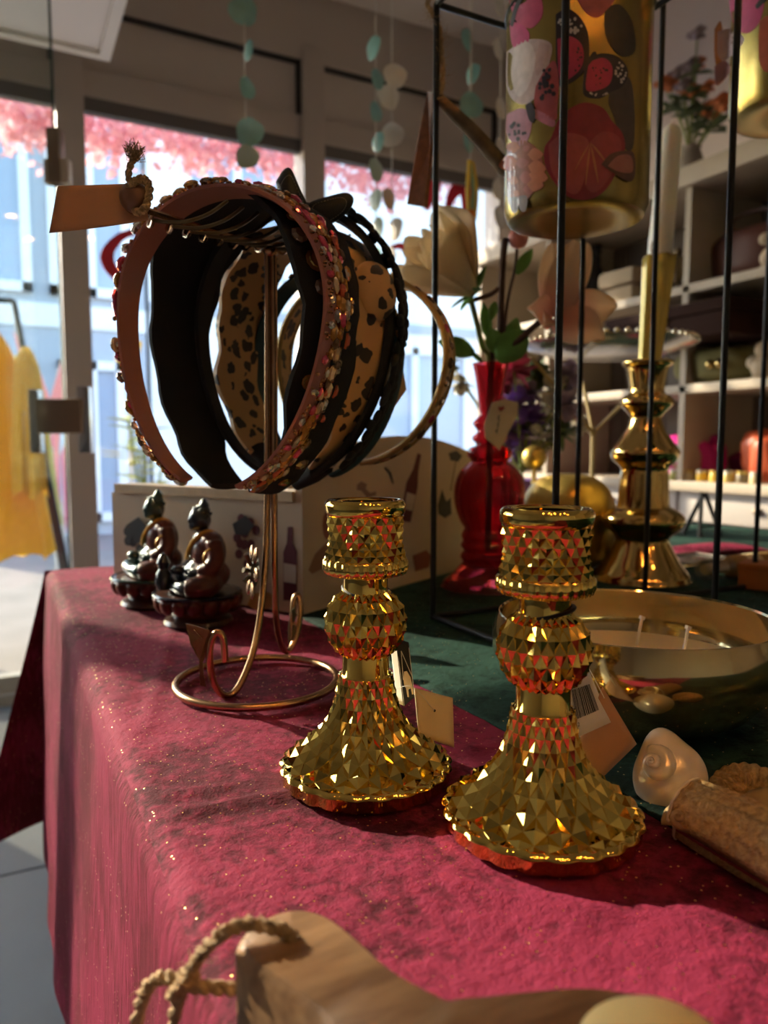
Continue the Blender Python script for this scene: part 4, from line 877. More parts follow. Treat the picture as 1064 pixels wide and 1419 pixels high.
# 4 leopard, knotted
h4 = Band('leopard print knotted fabric headband in the middle of the stand', 414, 478, .645, .080, .088, .112, 40, .14, W=.062, th=.010, m_=LEO, fold=.32, seed=7, taper=.45, fm=150)
f = math.radians(62); kn = MB(); kn.ball(h4.P(f, 0, 1.1), .019, (1, 1.25, .85), 20, 14, frame(h4.N(f)).to_3x3()); kn.build('knot', LEO, h4.o, ang=180)
for s in (-1, 1):
    ff = s*h4.fm; e = h4.P(ff*.98, 0, .4); t = (h4.C(ff)-h4.C(ff*.97)).normalized(); MB().tube([e, e+t*.016, e+t*.034+V((-s*.006, 0, 0))], [.010, .0085, .006], 10).build('velvet_tip', BLKCLOTH, h4.o)
# 5 petrol velvet with turquoise stones
h5 = Band('petrol blue velvet headband with turquoise and gold stones', 448, 508, .672, .079, .083, .098, 36, .12, W=.020, th=.004, m_=TEAL)
TQ = gem_mesh('gem', 8, BRIL, gem('turquoise', (.05, .42, .45), .4))
for i in range(34):
    f = math.radians(-78+i*4.6); h5.gem(TQ if i % 3 == 0 else (GOLDS if i % 3 == 1 else GM[0]), f, rg.uniform(-.4, .5), rg.uniform(.0028, .0046), 1, 1.0)
# 6 gold braid, farthest
h6 = Band('gold braided headband with leopard lining, farthest on the stand', 502, 504, .705, .083, .079, .092, 22, .16, W=.022, th=.003, m_=LEO, fm=168, taper=.8)
for w_ in (-.52, .52):
    MB().tube([h6.P(h6.fm*(-1+2*i/70), w_, .5) for i in range(71)], .0028, 8).build('braid', BRAID, h6.o)
for i in range(30):
    f = h6.fm*(-.95+1.9*i/29); h6.gem(GM[5] if i % 5 else GM[3], f, rg.uniform(-.2, .3), rg.uniform(.0038, .006), 1, 1.0); 
Qh = quad([(556, 498, .655), (563, 540, .66), (531, 586, .652), (529, 530, .645)])
o = thing('price_tag', 'tan price tag with handwriting hanging on the petrol blue headband', 'tag', Qh[2]); sheet(Qh).build('card', mat('tan_card', (.62, .40, .20), .7), o, True, solid=.0005)
def scribble(Q, parent, u0, v0, du, dv, n=22, seed=1, m_=INK, th=.00025):
    q = random.Random(seed); P = [lay(Q, u0+du*i/n+q.uniform(-.06, .06), v0+dv*i/n+q.uniform(-.05, .05), .0009) for i in range(n)]; MB().tube(spline(P, 3), th, 4).build('handwriting', m_, parent, True)
scribble(Qh, o, .5, .3, -.05, .4)
# ================================================================ wooden wine box with printed sides
bx0, bxl, bxr = G(420, 855), G(165, 813), G(650, 785)
ul = (bxl-bx0).normalized(); ur = (bxr-bx0); ur = (ur-ul*ur.dot(ul)).normalized(); LL, LR, HB_ = .325, .455, .126; up = V((0, 0, 1)); b0 = V((bx0.x, bx0.y, RZ0+.0004))
PLY = mat('pale_printed_board', (.62, .50, .38), .6, 0, var=.05, vscale=12); RAW = woodmat('raw_pine', (.52, .38, .24), (.64, .49, .33), 8)
wb_ = thing('wine_box', 'pale wooden crate printed with wine bottles and grapes', 'box', b0+ul*.15+ur*.2)
def panel(name, o, u, n, poly, th, m_): return MB().prism(poly, o, u, up, th).build(name, m_, wb_, True, False)
rect = lambda L, h: [(0, 0), (L, 0), (L, h), (0, h)]
arch = [(0, 0), (LR, 0), (LR, .165)]+[(LR*(1-t), .150+.052*math.sin(math.pi*min(1, max(0, (1-t)*.78+.12)))) for t in [i/16 for i in range(1, 17)]]
panel('end_panel', b0, ur, None, arch, -.010, PLY); panel('end_panel', b0+ul*LL, ur, None, rect(LR, HB_), -.010, PLY)
panel('side_panel', b0+ul*.010, ul, None, rect(LL-.01, HB_), .010, PLY); panel('side_panel', b0+ul*.010+ur*(LR-.01), ul, None, rect(LL-.01, HB_), .010, PLY)
MB().prism(rect(LL+.006, .012), b0-ur*.004+ul*0+up*HB_, ul, -ur*-1, .012).build('rim_board', RAW, wb_, True, False) if False else None
MB().box(b0+ul*(LL/2+.005)+ur*.012+up*(HB_+.006), (.032, LL-.012, .012), Matrix((ur, ul, up)).transposed()).build('rim_board', RAW, wb_, True, False)
MB().box(b0+ul*(LL/2+.005)+ur*(LR/2)+up*.014, (LR-.02, LL-.01, .012), Matrix((ur, ul, up)).transposed()).build('floor_board', RAW, wb_, True, False)
MB().box(b0+ul*(LL/2+.005)+ur*(LR*.55)+up*(HB_*.86), (LR*.75, LL-.012, .01), Matrix((ur, ul, up)).transposed()).build('inner_shelf', RAW, wb_, True, False)
def onplane(x, y, n):
    d = V(ray(x, y)); t = (b0-V(EYE)).dot(n)/d.dot(n); return V(EYE)+d*t
nl, nr = -ur, -ul
def printpx(name, pts, n, cc, lift=.0004):
    m_ = mat('print_%02d%02d%02d' % tuple(int(c*99) for c in cc), cc, .6); P = [onplane(x, y, n)+n*lift for x, y in pts]
    MB().add(P+[p+n*.0003 for p in P], [tuple(range(len(P))), tuple(range(len(P), 2*len(P)))]+[(i, (i+1) % len(P), len(P)+(i+1) % len(P), len(P)+i) for i in range(len(P))]).build(name, m_, wb_, True, False)
def disc(x, y, rx, ry, k=10): return [(x+rx*math.cos(i*2*math.pi/k), y+ry*math.sin(i*2*math.pi/k)) for i in range(k)]
DR = (.14, .02, .035); BK = (.03, .025, .03)
printpx('printed_bottle', [(393, 832), (393, 765), (398, 752), (399, 730), (406, 730), (406, 752), (412, 765), (412, 832)], nl, DR)
printpx('bottle_label', [(394, 806), (394, 780), (411, 783), (411, 809)], nl, (.62, .56, .5), .0009)
r3 = random.Random(4)
for cx, cy, cc in ((338, 748, DR), (190, 750, BK)):
    for i in range(12): printpx('printed_grape', disc(cx+r3.gauss(0, 11), cy+r3.gauss(0, 15), 5.5, 7), nl, cc, .0004+.0001*i)
    printpx('printed_leaf', [(cx-14, cy-22), (cx+4, cy-34), (cx+16, cy-20), (cx+6, cy-6), (cx-10, cy-8)], nl, BK, .002)
printpx('printed_loaf', [(343, 838), (350, 822), (372, 820), (386, 832), (380, 842), (355, 846)], nl, (.45, .22, .06))
def bottle2(): pass
printpx('printed_bottle', [(557, 722), (554, 716), (563, 668), (572, 650), (578, 628), (583, 630), (579, 654), (578, 676), (568, 724)], nr, DR)
printpx('bottle_label', [(559, 705), (563, 682), (575, 686), (570, 708)], nr, (.60, .52, .45), .0009)
printpx('printed_ham', [(427, 790), (436, 768), (452, 752), (460, 755), (458, 772), (446, 788), (432, 795)], nr, (.38, .20, .13))
printpx('printed_glass', disc(453, 728, 7, 20), nr, (.30, .10, .08)); printpx('printed_block', [(571, 770), (590, 762), (597, 770), (594, 786), (575, 792)], nr, (.30, .08, .05))
printpx('printed_herb', [(606, 700), (612, 678), (618, 695), (624, 690), (625, 712), (616, 718), (607, 712)], nr, BK); printpx('printed_herb', [(621, 628), (632, 624), (640, 632), (634, 640), (624, 638)], nr, BK)
printpx('printed_stem', [(623, 680), (630, 640), (631.5, 640), (625, 680)], nr, (.25, .16, .08))
printpx('printed_corkscrew', [(494, 672), (500, 667), (508, 671), (506, 677), (512, 683), (520, 681), (521, 686), (508, 690), (500, 680), (494, 679)], nr, (.28, .18, .15)); printpx('printed_vine', [(533, 647), (541, 655), (545, 670), (543.5, 671), (538, 656), (532, 649)], nr, BK)
# ================================================================ two seated figurines
def figurine(label, px, py, s, skin, robe, plinth, rz, extra):
    r = thing('buddha_figurine', label, 'figurine', G(px, py), math.atan2(sa, -ca)+rz, 'pair of seated figurines'); r.scale = (s, s, s)
    def rem(m, name, m_, vox=.0016):
        o = m.build(name, m_, r, fix=False, ang=180); md = o.modifiers.new('remesh', 'REMESH'); md.mode = 'VOXEL'; md.voxel_size = vox; md.use_smooth_shade = True
        sm_ = o.modifiers.new('soften', 'SMOOTH'); sm_.factor = .5; sm_.iterations = 5; return o
    m = MB(); m.ball((.004, 0, .1160), .0125, (1, .92, 1.12), 18, 12).ball((-.001, 0, .1305), .0062).ball((-.001, 0, .1365), .0030).ball((.0155, 0, .1150), .0026, (1, .8, 1.4)).ball((.0120, 0, .1085), .0052)
    m.ball((0, .0125, .113), .0022, (.7, .6, 2.2)).ball((0, -.0125, .113), .0022, (.7, .6, 2.2)).tube([(0, 0, .095), (.002, 0, .108)], .0068, 12)
    m.ball((-.002, 0, .078), .024, (.72, 1.0, 1.0), 18, 12).ball((-.002, 0, .091), .0235, (.62, 1.12, .55), 18, 12).ball((0, 0, .056), .026, (.9, 1.05, .7), 18, 12)
    for q in (-1, 1):
        m.tube(spline([(-.002, q*.026, .0935), (-.002, q*.033, .076), (.006, q*.033, .064), (.022, q*.016, .0585)]), [.0078, .0076, .0072, .0070, .0068, .0066, .0064, .0062, .006, .0058, .0056, .0054, .0052, .005, .005, .005, .005, .005, .005][:19], 12)
        m.tube(spline([(-.004, q*.014, .050), (.012, q*.036, .047), (.030, q*.026, .045), (.034, q*-.004, .045)], 5), [.013, .0128, .0125, .012, .0118, .0115, .011, .0105, .010, .0095, .009, .0085, .008, .0075, .007, .0065], 12)
    rem(m, 'body', skin)
    m = MB(); m.ball((-.003, .006, .080), .0250, (.76, .92, 1.02), 18, 12).ball((-.003, .017, .0925), .0150, (.85, .95, .72), 16, 10).ball((-.002, .003, .055), .0275, (.9, 1.1, .66), 18, 12)
    m.tube(spline([(-.002, .027, .0935), (-.002, .034, .076), (.004, .034, .066), (.012, .026, .060)], 5), [.0094]*16, 12); m.tube(spline([(-.004, .014, .050), (.012, .037, .047), (.028, .028, .045)], 5), [.0145, .0142, .014, .0138, .0136, .0134, .013, .0128, .0125, .012, .0115], 12)
    rem(m, 'robe', robe)
    GT = mat('ochre_glaze', (.55, .28, .04), .3, .3)
    MB().tube(spline([(.016, -.012, .072), (.017, .0, .084), (.012, .010, .096), (.0, .013, .1035), (-.014, .011, .097)], 5), .0026, 8).build('robe_hem', GT, r)
    MB().tube([(.002+.011*math.cos(a), .034+.004*math.cos(a), .077+.010*math.sin(a)) for a in [i*.4 for i in range(16)]], .0014, 6, closed=True).build('arm_band', GT, r)
    hair = MB(); rr = random.Random(3)
    for i in range(70):
        a, b = rr.uniform(0, 6.28), rr.uniform(.25, 1.5); d = V((math.cos(a)*math.cos(b), math.sin(a)*math.cos(b), math.sin(b)))
        if d.x > .55: continue
        hair.ball(V((.003, 0, .1165))+V((d.x*.0128, d.y*.0118, d.z*.0138)), .0020, n=6, m=4)
    tag(hair.build('hair_curls', skin, r, ang=180), kind='stuff')
    # lotus throne
    MB().lathe([(0, 0), (.034, 0), (.038, .003), (.036, .007), (.028, .010), (.030, .014), (.042, .022), (.047, .031), (.045, .036), (0, .038)], 48, (.008, 0, 0)).build('throne', plinth, r)
    pt = MB()
    for k in range(16):
        a = k*math.pi/8; pt.ball((.008+.0435*math.cos(a), .0435*math.sin(a), .0245), .0085, (.55, 1, 1.15), 8, 6, Matrix.Rotation(a, 3, 'Z') @ Matrix.Rotation(.35, 3, 'Y'))
    pt.build('lotus_petals', robe, r, ang=180)
    MB().tube([(.008+.0468*math.cos(i*.1571), .0468*math.sin(i*.1571), .0345) for i in range(40)], .0022, 8, closed=True).build('throne_rim', skin, r)
    MB().ball((.030, 0, .0615), .0075, (1, 1.3, .75)).build('alms_bowl', skin, r)
    if extra:
        q = thing('x', None, None); bpy.data.objects.remove(q)
        MB().lathe([(0, .040), (.007, .040), (.010, .048), (.008, .058), (.005, .063), (.0075, .070), (.004, .078), (0, .081)], 16, (.043, -.008, 0)).build('small_attendant', skin, r)
    return r
GS = mat('dark_green_glaze', (.018, .05, .04), .22, .1, coat=.7); BS = mat('blue_black_glaze', (.02, .022, .035), .22, .1, coat=.7)
RB = mat('oxblood_glaze', (.07, .008, .005), .35, .05, col2=(.13, .02, .008), vscale=80, coat=.3); DP = mat('dark_throne_glaze', (.035, .015, .012), .3, 0, col2=(.10, .03, .012), vscale=90, coat=.5)
figurine('green glazed seated figurine farther back on the red cloth', 222, 836, 1.0, GS, RB, DP, .55, False)
figurine('blue black glazed seated figurine nearer the copper stand', 285, 862, .97, BS, RB, DP, .55, True)
# ================================================================ black wire lantern frames
fz = RZ0+.0012; q = G(600, 862); FT = D(600, 14, .80).z
def wireframe(label, x, y, w_, d_, top):
    r = thing('wire_frame', label, 'stand', (x+w_/2, y-d_/2, fz), 0, 'black wire display frames')
    t = .0032; z0 = fz+t
    for (a, b) in ((0, 0), (w_, 0), (0, -d_), (w_, -d_)): MB().tube([(x+a, y+b, z0-t*.9), (x+a, y+b, top)], t, 10).build('post', BLACK, r, True)
    for z, nm in ((z0, 'base_bar'), (top, 'top_bar')):
        for A, B in (((0, 0), (w_, 0)), ((w_, 0), (w_, -d_)), ((w_, -d_), (0, -d_)), ((0, -d_), (0, 0))): MB().tube([(x+A[0], y+A[1], z), (x+B[0], y+B[1], z)], t*.95, 8).build(nm, BLACK, r, True)
    MB().tube([(x, y-d_/2, top), (x+w_, y-d_/2, top)], t*.8, 8).build('cross_bar', BLACK, r, True)
    return V((x+w_/2, y-d_/2, top))
ta = wireframe('tall black wire frame standing behind the candle bowl', q.x, q.y, .2, .196, FT)
q2 = G(893, 838); tb2 = wireframe('second black wire frame at the far right of the table', q2.x, q2.y, .2, .196, FT+.14)
# ---------------------------------------------------------------- hanging decoupage jars
JG = mat('jar_gold', (.40, .30, .09), .26, .85, var=.15, vscale=25)
def jar(label, ctop, zb, zt, Rj, half):
    r = thing('decoupage_jar', label, 'jar', (ctop.x, ctop.y, zb), 0, 'gold butterfly jars hanging in the frames'); h = zt-zb
    MB().lathe([(0, .004), (Rj*.5, .003), (Rj*.80, .0), (Rj*.94, .003), (Rj, .013), (Rj, h-.004), (Rj*.98, h), (Rj*.955, h-.003), (Rj*.955, .016), (Rj*.86, .009), (0, .010)], 64).build('glass_body', JG, r)
    MB().tube([(Rj*1.005*math.cos(i*.1047), Rj*1.005*math.sin(i*.1047), h-.012) for i in range(60)], .0016, 6, closed=True).build('wire_collar', BLACK, r)
    MB().tube(spline([(Rj, 0, h-.012), (Rj*.8, 0, h+.02), (0, 0, ctop.z-zb-.004), (-Rj*.8, 0, h+.02), (-Rj, 0, h-.012)]), .0014, 6).build('wire_bail', BLACK, r)
    c = V((ctop.x, ctop.y))
    def cyl(x, y, lift):
        d = V(ray(x, y)); R = Rj+lift; ox, oy = EYE[0]-c.x, EYE[1]-c.y
        A = d.x**2+d.y**2; B = 2*(ox*d.x+oy*d.y); C = ox*ox+oy*oy-R*R; dd = max(0, B*B-4*A*C); t = (-B-math.sqrt(dd))/(2*A); return V(EYE)+d*t
    cnt = [0]
    def patch(name, pts, cc, lift=0, k=4, rough=.45, parent=None):
        cnt[0] += 1; lf = .0003+lift*.0004+cnt[0]*.00001
        P = spline([(x, y, 0) for x, y in pts]+[(pts[0][0], pts[0][1], 0)], k)[:-1] if k > 1 else [V((x, y, 0)) for x, y in pts]
        g = sum(P, V((0, 0, 0)))/len(P); n = len(P); vs_ = [cyl(g.x, g.y, lf)]
        for s in (.34, .67, 1.0): vs_ += [cyl(g.x+(p.x-g.x)*s, g.y+(p.y-g.y)*s, lf) for p in P]
        fs_ = [(0, 1+i, 1+(i+1) % n) for i in range(n)]+[(1+a*n+i, 1+(a+1)*n+i, 1+(a+1)*n+(i+1) % n, 1+a*n+(i+1) % n) for a in range(2) for i in range(n)]
        return MB().add(vs_, fs_).build(name, mat('decal_%d_%d_%d' % tuple(int(v*100) for v in cc), cc, rough, 0, var=.12, vscale=120, coat=.5), r, True, fix=False, ang=180)
    def spots(cx, cy, rx, ry, n, cc, sz, seed, lift):
        q = random.Random(seed); m = MB()
        for i in range(n):
            a = q.uniform(0, 6.28); u = q.random()**.5; x, y = cx+rx*u*math.cos(a), cy+ry*u*math.sin(a); s = sz*q.uniform(.6, 1.2); P = [cyl(x+s*math.cos(t*.785), y+s*1.1*math.sin(t*.785), .0004+lift*.0004+.0006) for t in range(8)]
            m.add(P, [tuple(range(8))])
        tag(m.build('wing_dots', mat('decal_dots%d' % int(cc[0]*100), cc, .5), r, True, fix=False), kind='stuff')
    return patch, spots
z1 = D(790, 314, .757).z
patch, spots = jar('gold glass jar covered with butterflies and a red petunia, hanging in the tall frame', ta, z1, FT-.02, .0685, 0)
BKc, MGc, WTc = (.03, .02, .03), (.42, .03, .10), (.62, .55, .54)
patch('dark_leaf', [(838, 12), (858, 6), (876, 30), (880, 70), (862, 78), (845, 62), (838, 40)], (.06, .045, .03))
patch('dark_leaf', [(850, 112), (872, 108), (879, 150), (877, 205), (862, 200), (852, 165), (843, 140)], (.07, .055, .05))
patch('red_blossom', [(800, 0), (812, 18), (828, 24), (842, 12), (850, 2), (850, -14), (806, -14)], (.40, .10, .12))
patch('butterfly_wing', [(703, -6), (722, 6), (745, -12), (752, 18), (738, 38), (722, 36), (712, 24)], (.50, .07, .16)); patch('butterfly_wing', [(706, 28), (722, 34), (733, 46), (730, 64), (718, 76), (708, 58)], (.52, .05, .18)); patch('butterfly_body', [(706, 34), (712, 10), (722, -8), (726, -6), (717, 14), (711, 36)], BKc, 1)
patch('white_tulip', [(702, 72), (722, 58), (745, 54), (764, 62), (760, 90), (746, 128), (730, 144), (712, 140), (702, 118)], (.55, .43, .44)); patch('tulip_petal', [(712, 66), (732, 58), (742, 80), (734, 116), (718, 134), (708, 104)], (.66, .56, .56), 1); patch('tulip_petal', [(748, 58), (760, 64), (756, 86), (744, 106), (742, 84)], (.50, .36, .36), 1)
patch('butterfly_wing', [(770, 20), (785, 12), (802, 22), (814, 44), (816, 78), (806, 102), (788, 116), (772, 112)], BKc); patch('wing_field', [(772, 54), (790, 50), (806, 62), (808, 86), (796, 104), (776, 110)], MGc, 1); spots(790, 34, 17, 12, 22, WTc, 2.2, 1, 2); spots(790, 80, 16, 24, 20, BKc, 1.6, 2, 2)
patch('butterfly_wing', [(812, 80), (836, 74), (858, 80), (870, 98), (864, 118), (846, 128), (830, 136), (810, 132), (808, 112)], BKc); patch('wing_field', [(816, 86), (836, 80), (848, 92), (846, 114), (832, 124), (812, 124)], MGc, 1); spots(860, 100, 8, 14, 16, WTc, 1.8, 3, 2); spots(830, 104, 14, 16, 16, BKc, 1.4, 4, 2); spots(828, 130, 16, 2, 8, WTc, 1.3, 5, 2); patch('butterfly_body', [(800, 102), (812, 86), (822, 72), (826, 76), (816, 90), (804, 104)], BKc, 2)
patch('butterfly_wing', [(742, 120), (754, 98), (768, 84), (774, 110), (772, 150), (770, 166), (752, 160), (740, 146)], (.38, .08, .09)); spots(758, 118, 12, 24, 22, BKc, 3.0, 6, 1); patch('butterfly_wing', [(738, 150), (752, 156), (768, 166), (766, 176), (748, 168), (738, 160)], (.48, .18, .26)); patch('butterfly_wing', [(702, 158), (722, 150), (736, 160), (734, 186), (724, 202), (708, 196), (701, 180)], (.48, .20, .28)); spots(716, 180, 13, 16, 14, BKc, 2.6, 7, 1); patch('butterfly_body', [(728, 146), (736, 142), (742, 158), (738, 170), (732, 164)], BKc, 2)
patch('dahlia', [(702, 206), (722, 194), (742, 204), (752, 224), (750, 250), (738, 268), (722, 282), (704, 282)], (.30, .09, .05))
for i, (x, y, a) in enumerate(((712, 204, 2.4), (728, 206, 1.2), (740, 214, .6), (706, 226, 3), (722, 226, .8), (742, 232, .3), (712, 250, 2.2), (728, 246, .6), (744, 244, .2), (716, 268, 1.9), (732, 262, .8), (740, 256, .5))):
    dx, dy = math.cos(a), -math.sin(a)*.6+.35; L = 19; patch('dahlia_petal', [(x-dx*L*.6, y-dy*L*.6), (x-dy*11, y+dx*11), (x+dx*L*.8, y+dy*L*.8), (x+dy*11, y-dx*11)], [(.50, .15, .07), (.40, .12, .09), (.55, .20, .11)][i % 3], i*.12)
for i, (x, y) in enumerate(((712, 284), (724, 282))): patch('grey_petal', [(x-6, y-10), (x+6, y-10), (x+4, y+10), (x-4, y+8)], (.20, .14, .13))
patch('petunia', [(772, 168), (790, 150), (812, 142), (836, 150), (848, 168), (862, 184), (866, 206), (856, 234), (840, 262), (818, 276), (790, 274), (772, 258), (756, 232), (754, 206), (764, 190)], (.24, .02, .035)); patch('petunia_petal', [(760, 200), (778, 186), (800, 186), (816, 198), (812, 240), (800, 268), (782, 262), (764, 236)], (.33, .07, .07), 1); patch('petunia_petal', [(818, 196), (836, 182), (858, 190), (860, 212), (846, 244), (826, 266), (812, 258), (814, 226)], (.30, .05, .06), 1)
for a in range(9):
    t = .5+a*.66; patch('petal_vein', [(818, 197), (818+12*math.cos(t)-1.5, 198+26*abs(math.sin(t))), (818+28*math.cos(t), 200+60*abs(math.sin(t))), (818+13*math.cos(t)+1.5, 198+26*abs(math.sin(t)))], (.42, .17, .08), 2)
patch('butterfly_wing', [(833, 228), (845, 214), (862, 209), (878, 212), (880, 240), (872, 252), (850, 240)], (.10, .05, .04), 3); patch('wing_field', [(842, 230), (856, 216), (874, 216), (876, 238), (858, 238)], (.30, .13, .12), 4)
z2 = D(1072, 168, .848).z
patch, spots = jar('gold glass jar with pink butterflies cut off by the right picture edge', tb2, z2, z2+.235, .0685, 1)
patch('butterfly_wing', [(1010, -6), (1040, -10), (1058, 0), (1052, 30), (1036, 46), (1020, 40), (1012, 18)], (.45, .04, .15)); patch('mauve_petal', [(994, 44), (1012, 40), (1030, 52), (1024, 66), (1004, 84), (994, 74)], (.40, .30, .34)); patch('mauve_petal', [(990, 92), (1004, 84), (1012, 96), (1002, 112), (992, 118)], (.36, .18, .22)); patch('orange_leaf', [(990, 40), (999, 30), (1002, 70), (996, 96), (990, 80)], (.45, .2, .08)); patch('red_leaf', [(1052, 30), (1064, 22), (1080, 40), (1080, 80), (1066, 100), (1052, 86)], (.36, .07, .03)); patch('butterfly_body', [(1046, 8), (1060, -10), (1064, -4), (1050, 12)], BKc, 1)
# ---------------------------------------------------------------- twine, wooden tag and stick on the frame corner
o = thing('hanging_twine', 'frayed jute twine wound on the top corner of the tall frame', 'twine', D(604, 60, .8))
m = MB(); P = [D(598, -4, .795), D(592, 6, .792), D(600, 20, .79), D(609, 40, .793), D(612, 70, .794), D(614, 100, .794), D(611, 136, .794)]; rope(m, P, .0022); rope(m, [D(606, 6, .795), D(604, 20, .792), D(607, 50, .795), D(608, 90, .795), D(607, 138, .795)], .0018); m.build('cord', TWINE, o, True)
m = MB(); fray(m, spline(P), 130, .016, .00016, 8); tag(m.build('fibres', TWINE, o, True, fix=False), kind='stuff')
Q = [D(x, y, z) for x, y, z in ((592, 127, .808), (599, 128, .800), (596, 205, .806), (588, 287, .80), (564, 283, .812), (576, 205, .812))]
tag(MB().slab(Q, .004).build('wooden_hang_tag', woodmat('red_brown_wood', (.16, .065, .035), (.24, .10, .055), 20), None, False, False), 'narrow reddish brown wooden tag hanging beside the frame post', 'tag')
o = thing('hanging_stick', 'grey brown driftwood stick hanging from the twine on the frame', 'stick', D(650, 180, .79))
P = spline([D(608, 136, .792), D(632, 160, .79), D(658, 186, .788), D(690, 222, .786), D(705, 240, .786)], 5); m = MB(); m.tube(P, [.0045, .005, .0056, .006, .0064, .0068, .007, .0072, .0074, .0076, .0078, .0079, .008, .008, .008, .008, .008, .008, .008, .007, .006], 10); m.build('wood', mat('driftwood', (.10, .065, .04), .8, 0, col2=(.22, .15, .09), vscale=60, bump=.6, bscale=200), o, True)
m = MB(); c = D(610, 139, .792); rope(m, [c+V((.005*math.cos(i*1.3), .005*math.sin(i*1.3), .001*i-.003)) for i in range(8)], .0012); m.build('binding', TWINE, o, True)
# ================================================================ red glass vase with artificial flowers
k = .000966; vb = G(676, 815); vz = RZ0
RG = mat('cranberry_glass', (.66, .06, .08), .06, 0, trans=.85, ior=1.3, spec=.6)
va = thing('red_glass_vase', 'cranberry red glass vase with a fluted ball body', 'vase', (vb.x, vb.y, vz))
pr = [(0, 815), (60, 815), (63, 811), (61, 806), (50, 797), (42, 788), (36, 780), (39, 773), (37, 767), (35, 764), (39, 757), (36, 750), (38, 744), (36, 738), (33, 733), (38, 725), (45, 708), (48, 690), (47, 672), (40, 655), (30, 645), (26, 640), (30, 634), (31, 628), (27, 622), (18, 618), (23, 612), (24, 607), (17, 600), (22, 592), (23, 587), (15, 578), (15, 570), (18, 545), (22, 520), (25, 508)]
pr = [(p.x, p.y) for p in spline([(r*k, (815-y)*k, 0) for r, y in pr], 3)]; inn = [(max(.0, r-.0032), z) for r, z in reversed(pr) if z > .03]+[(0, .03)]
MB().lathe(pr+inn, 72, mod=lambda t, z: 1+.022*math.cos(22*t) if .075 < z < .165 else 1).build('glass', RG, va, ang=60)
fl = thing('artificial_flowers', 'artificial cream rose and pink magnolia stems in the red vase', 'flowers', (vb.x, vb.y, vz+.04))
SG = mat('stem_green', None); BRN = mat('magnolia_twig', (.075, .035, .025), .8, bump=.5, bscale=200)
def dd(x, y, z): return D(x, y, z)
mt = V((vb.x, vb.y, vz+.30))
def stem(name, pts, r, m_): MB().tube(spline([V((vb.x, vb.y, vz+.05)), mt-V((0, 0, .02))]+pts, 6), r, 8).build(name, m_, fl, True)
stem('rose_stem', [dd(668, 480, .97), dd(660, 445, .95), dd(652, 415, .935)], .0035, SG)
stem('magnolia_twig', [dd(692, 470, .97), dd(694, 420, .97), dd(696, 370, .965), dd(700, 330, .96)], .0045, BRN)
MB().tube(spline([dd(692, 495, .97), dd(712, 478, .955), dd(736, 456, .94), dd(756, 440, .93)]), .0042, 8).build('magnolia_twig', BRN, fl, True)
MB().tube(spline([dd(690, 400, .96), dd(680, 408, .955), dd(662, 414, .95), dd(648, 418, .94)]), .003, 8).build('magnolia_twig', BRN, fl, True)
MB().tube(spline([dd(696, 490, .97), dd(703, 420, .97), dd(714, 370, .97), dd(716, 340, .97)]), .0022, 6).build('bud_stem', BRN, fl, True)
def leafpx(x0, y0, x1, y1, z, wd, m_=LEAF, bend=.2):
    a, b = dd(x0, y0, z), dd(x1, y1, z-.01); g = MB(); leaf(g, a, b-a, (b-a).length, wd, up=V((-FW[0], -FW[1], .5)), bend=bend); g.build('leaf', m_, fl, True, solid=.0006, fix=False)
for q in ((657, 490, 612, 468, .95, .015), (690, 500, 728, 455, .95, .021), (676, 470, 672, 420, .97, .008), (690, 490, 682, 455, .96, .013), (700, 500, 716, 440, .97, .014), (716, 380, 736, 344, .96, .008), (668, 502, 654, 486, .96, .004), (686, 418, 680, 442, .96, .006)): leafpx(*q)
ROSEM = translucent('cream_petal', (.95, .80, .58), .4, .6)
rc_ = dd(655, 404, .935); ra = (-V(RT)*.72+V((0, 0, .50))-V((FW[0], FW[1], 0))*.30).normalized(); M_ = frame(ra, p=rc_)
def rpetal(t0, sp_, R0, L, op, ph):
    def fn(u, v):
        a = t0+(u-.5)*sp_; r = R0*(.16+.84*v**.75*op)*(1+.10*math.sin((u-.5)*6+ph)*v); edge = .010*math.sin(u*math.pi*3+ph)*v*v
        h = L*(v**.9)*(1-.35*(2*u-1)**4)+edge; return M_ @ V((r*math.cos(a), r*math.sin(a), h))
    return MB().grid(fn, 14, 12)
for i in range(13):
    ring = i//4; rpetal(i*1.7+.4, [1.9, 1.9, 1.7, 1.5][ring], [.020, .034, .046, .054][ring], [.078, .088, .090, .080][ring], [.75, .95, 1.1, 1.25][ring], i*1.3).build('rose_petal', ROSEM, fl, True, solid=.0008, fix=False, ang=180)
for i in range(5):
    g = MB(); leaf(g, rc_-ra*.004, M_.to_3x3() @ V((math.cos(i*1.257), math.sin(i*1.257), .5)), .034, .006); g.build('sepal', LEAF, fl, True, solid=.0005, fix=False)
mc = dd(768, 438, .925); MAGN = translucent('magnolia_petal', (.95, .76, .56), .4, .5, (.85, .48, .38), .055)
mg = bpy.data.objects.new('magnolia_bloom', None); COL.objects.link(mg); mg.parent = fl; mg.location = mc-fl.location
def mpetal(tx, ty, tz, wd, cup, tw=0):
    tip = dd(tx, ty, tz)-mc; L = tip.length; d = tip.normalized(); s = d.cross(V((-FW[0], -FW[1], .1))).normalized(); n = s.cross(d)
    if n.dot(V(FW)) > 0: n = -n
    def fn(u, v):
        x = (u-.5)*2; w_ = wd*(math.sin(math.pi*min(1, v*.86+.10))**.75); return d*L*v*(1-.08*x*x*v)+s*x*w_+n*(cup*math.sin(math.pi*v*.75)*(1 if True else 0)+cup*1.1*x*x*v*(1 if tw == 0 else tw))-n*.004
    MB().grid(fn, 14, 14).build('magnolia_petal', MAGN, mg, solid=.0009, fix=False, ang=180)
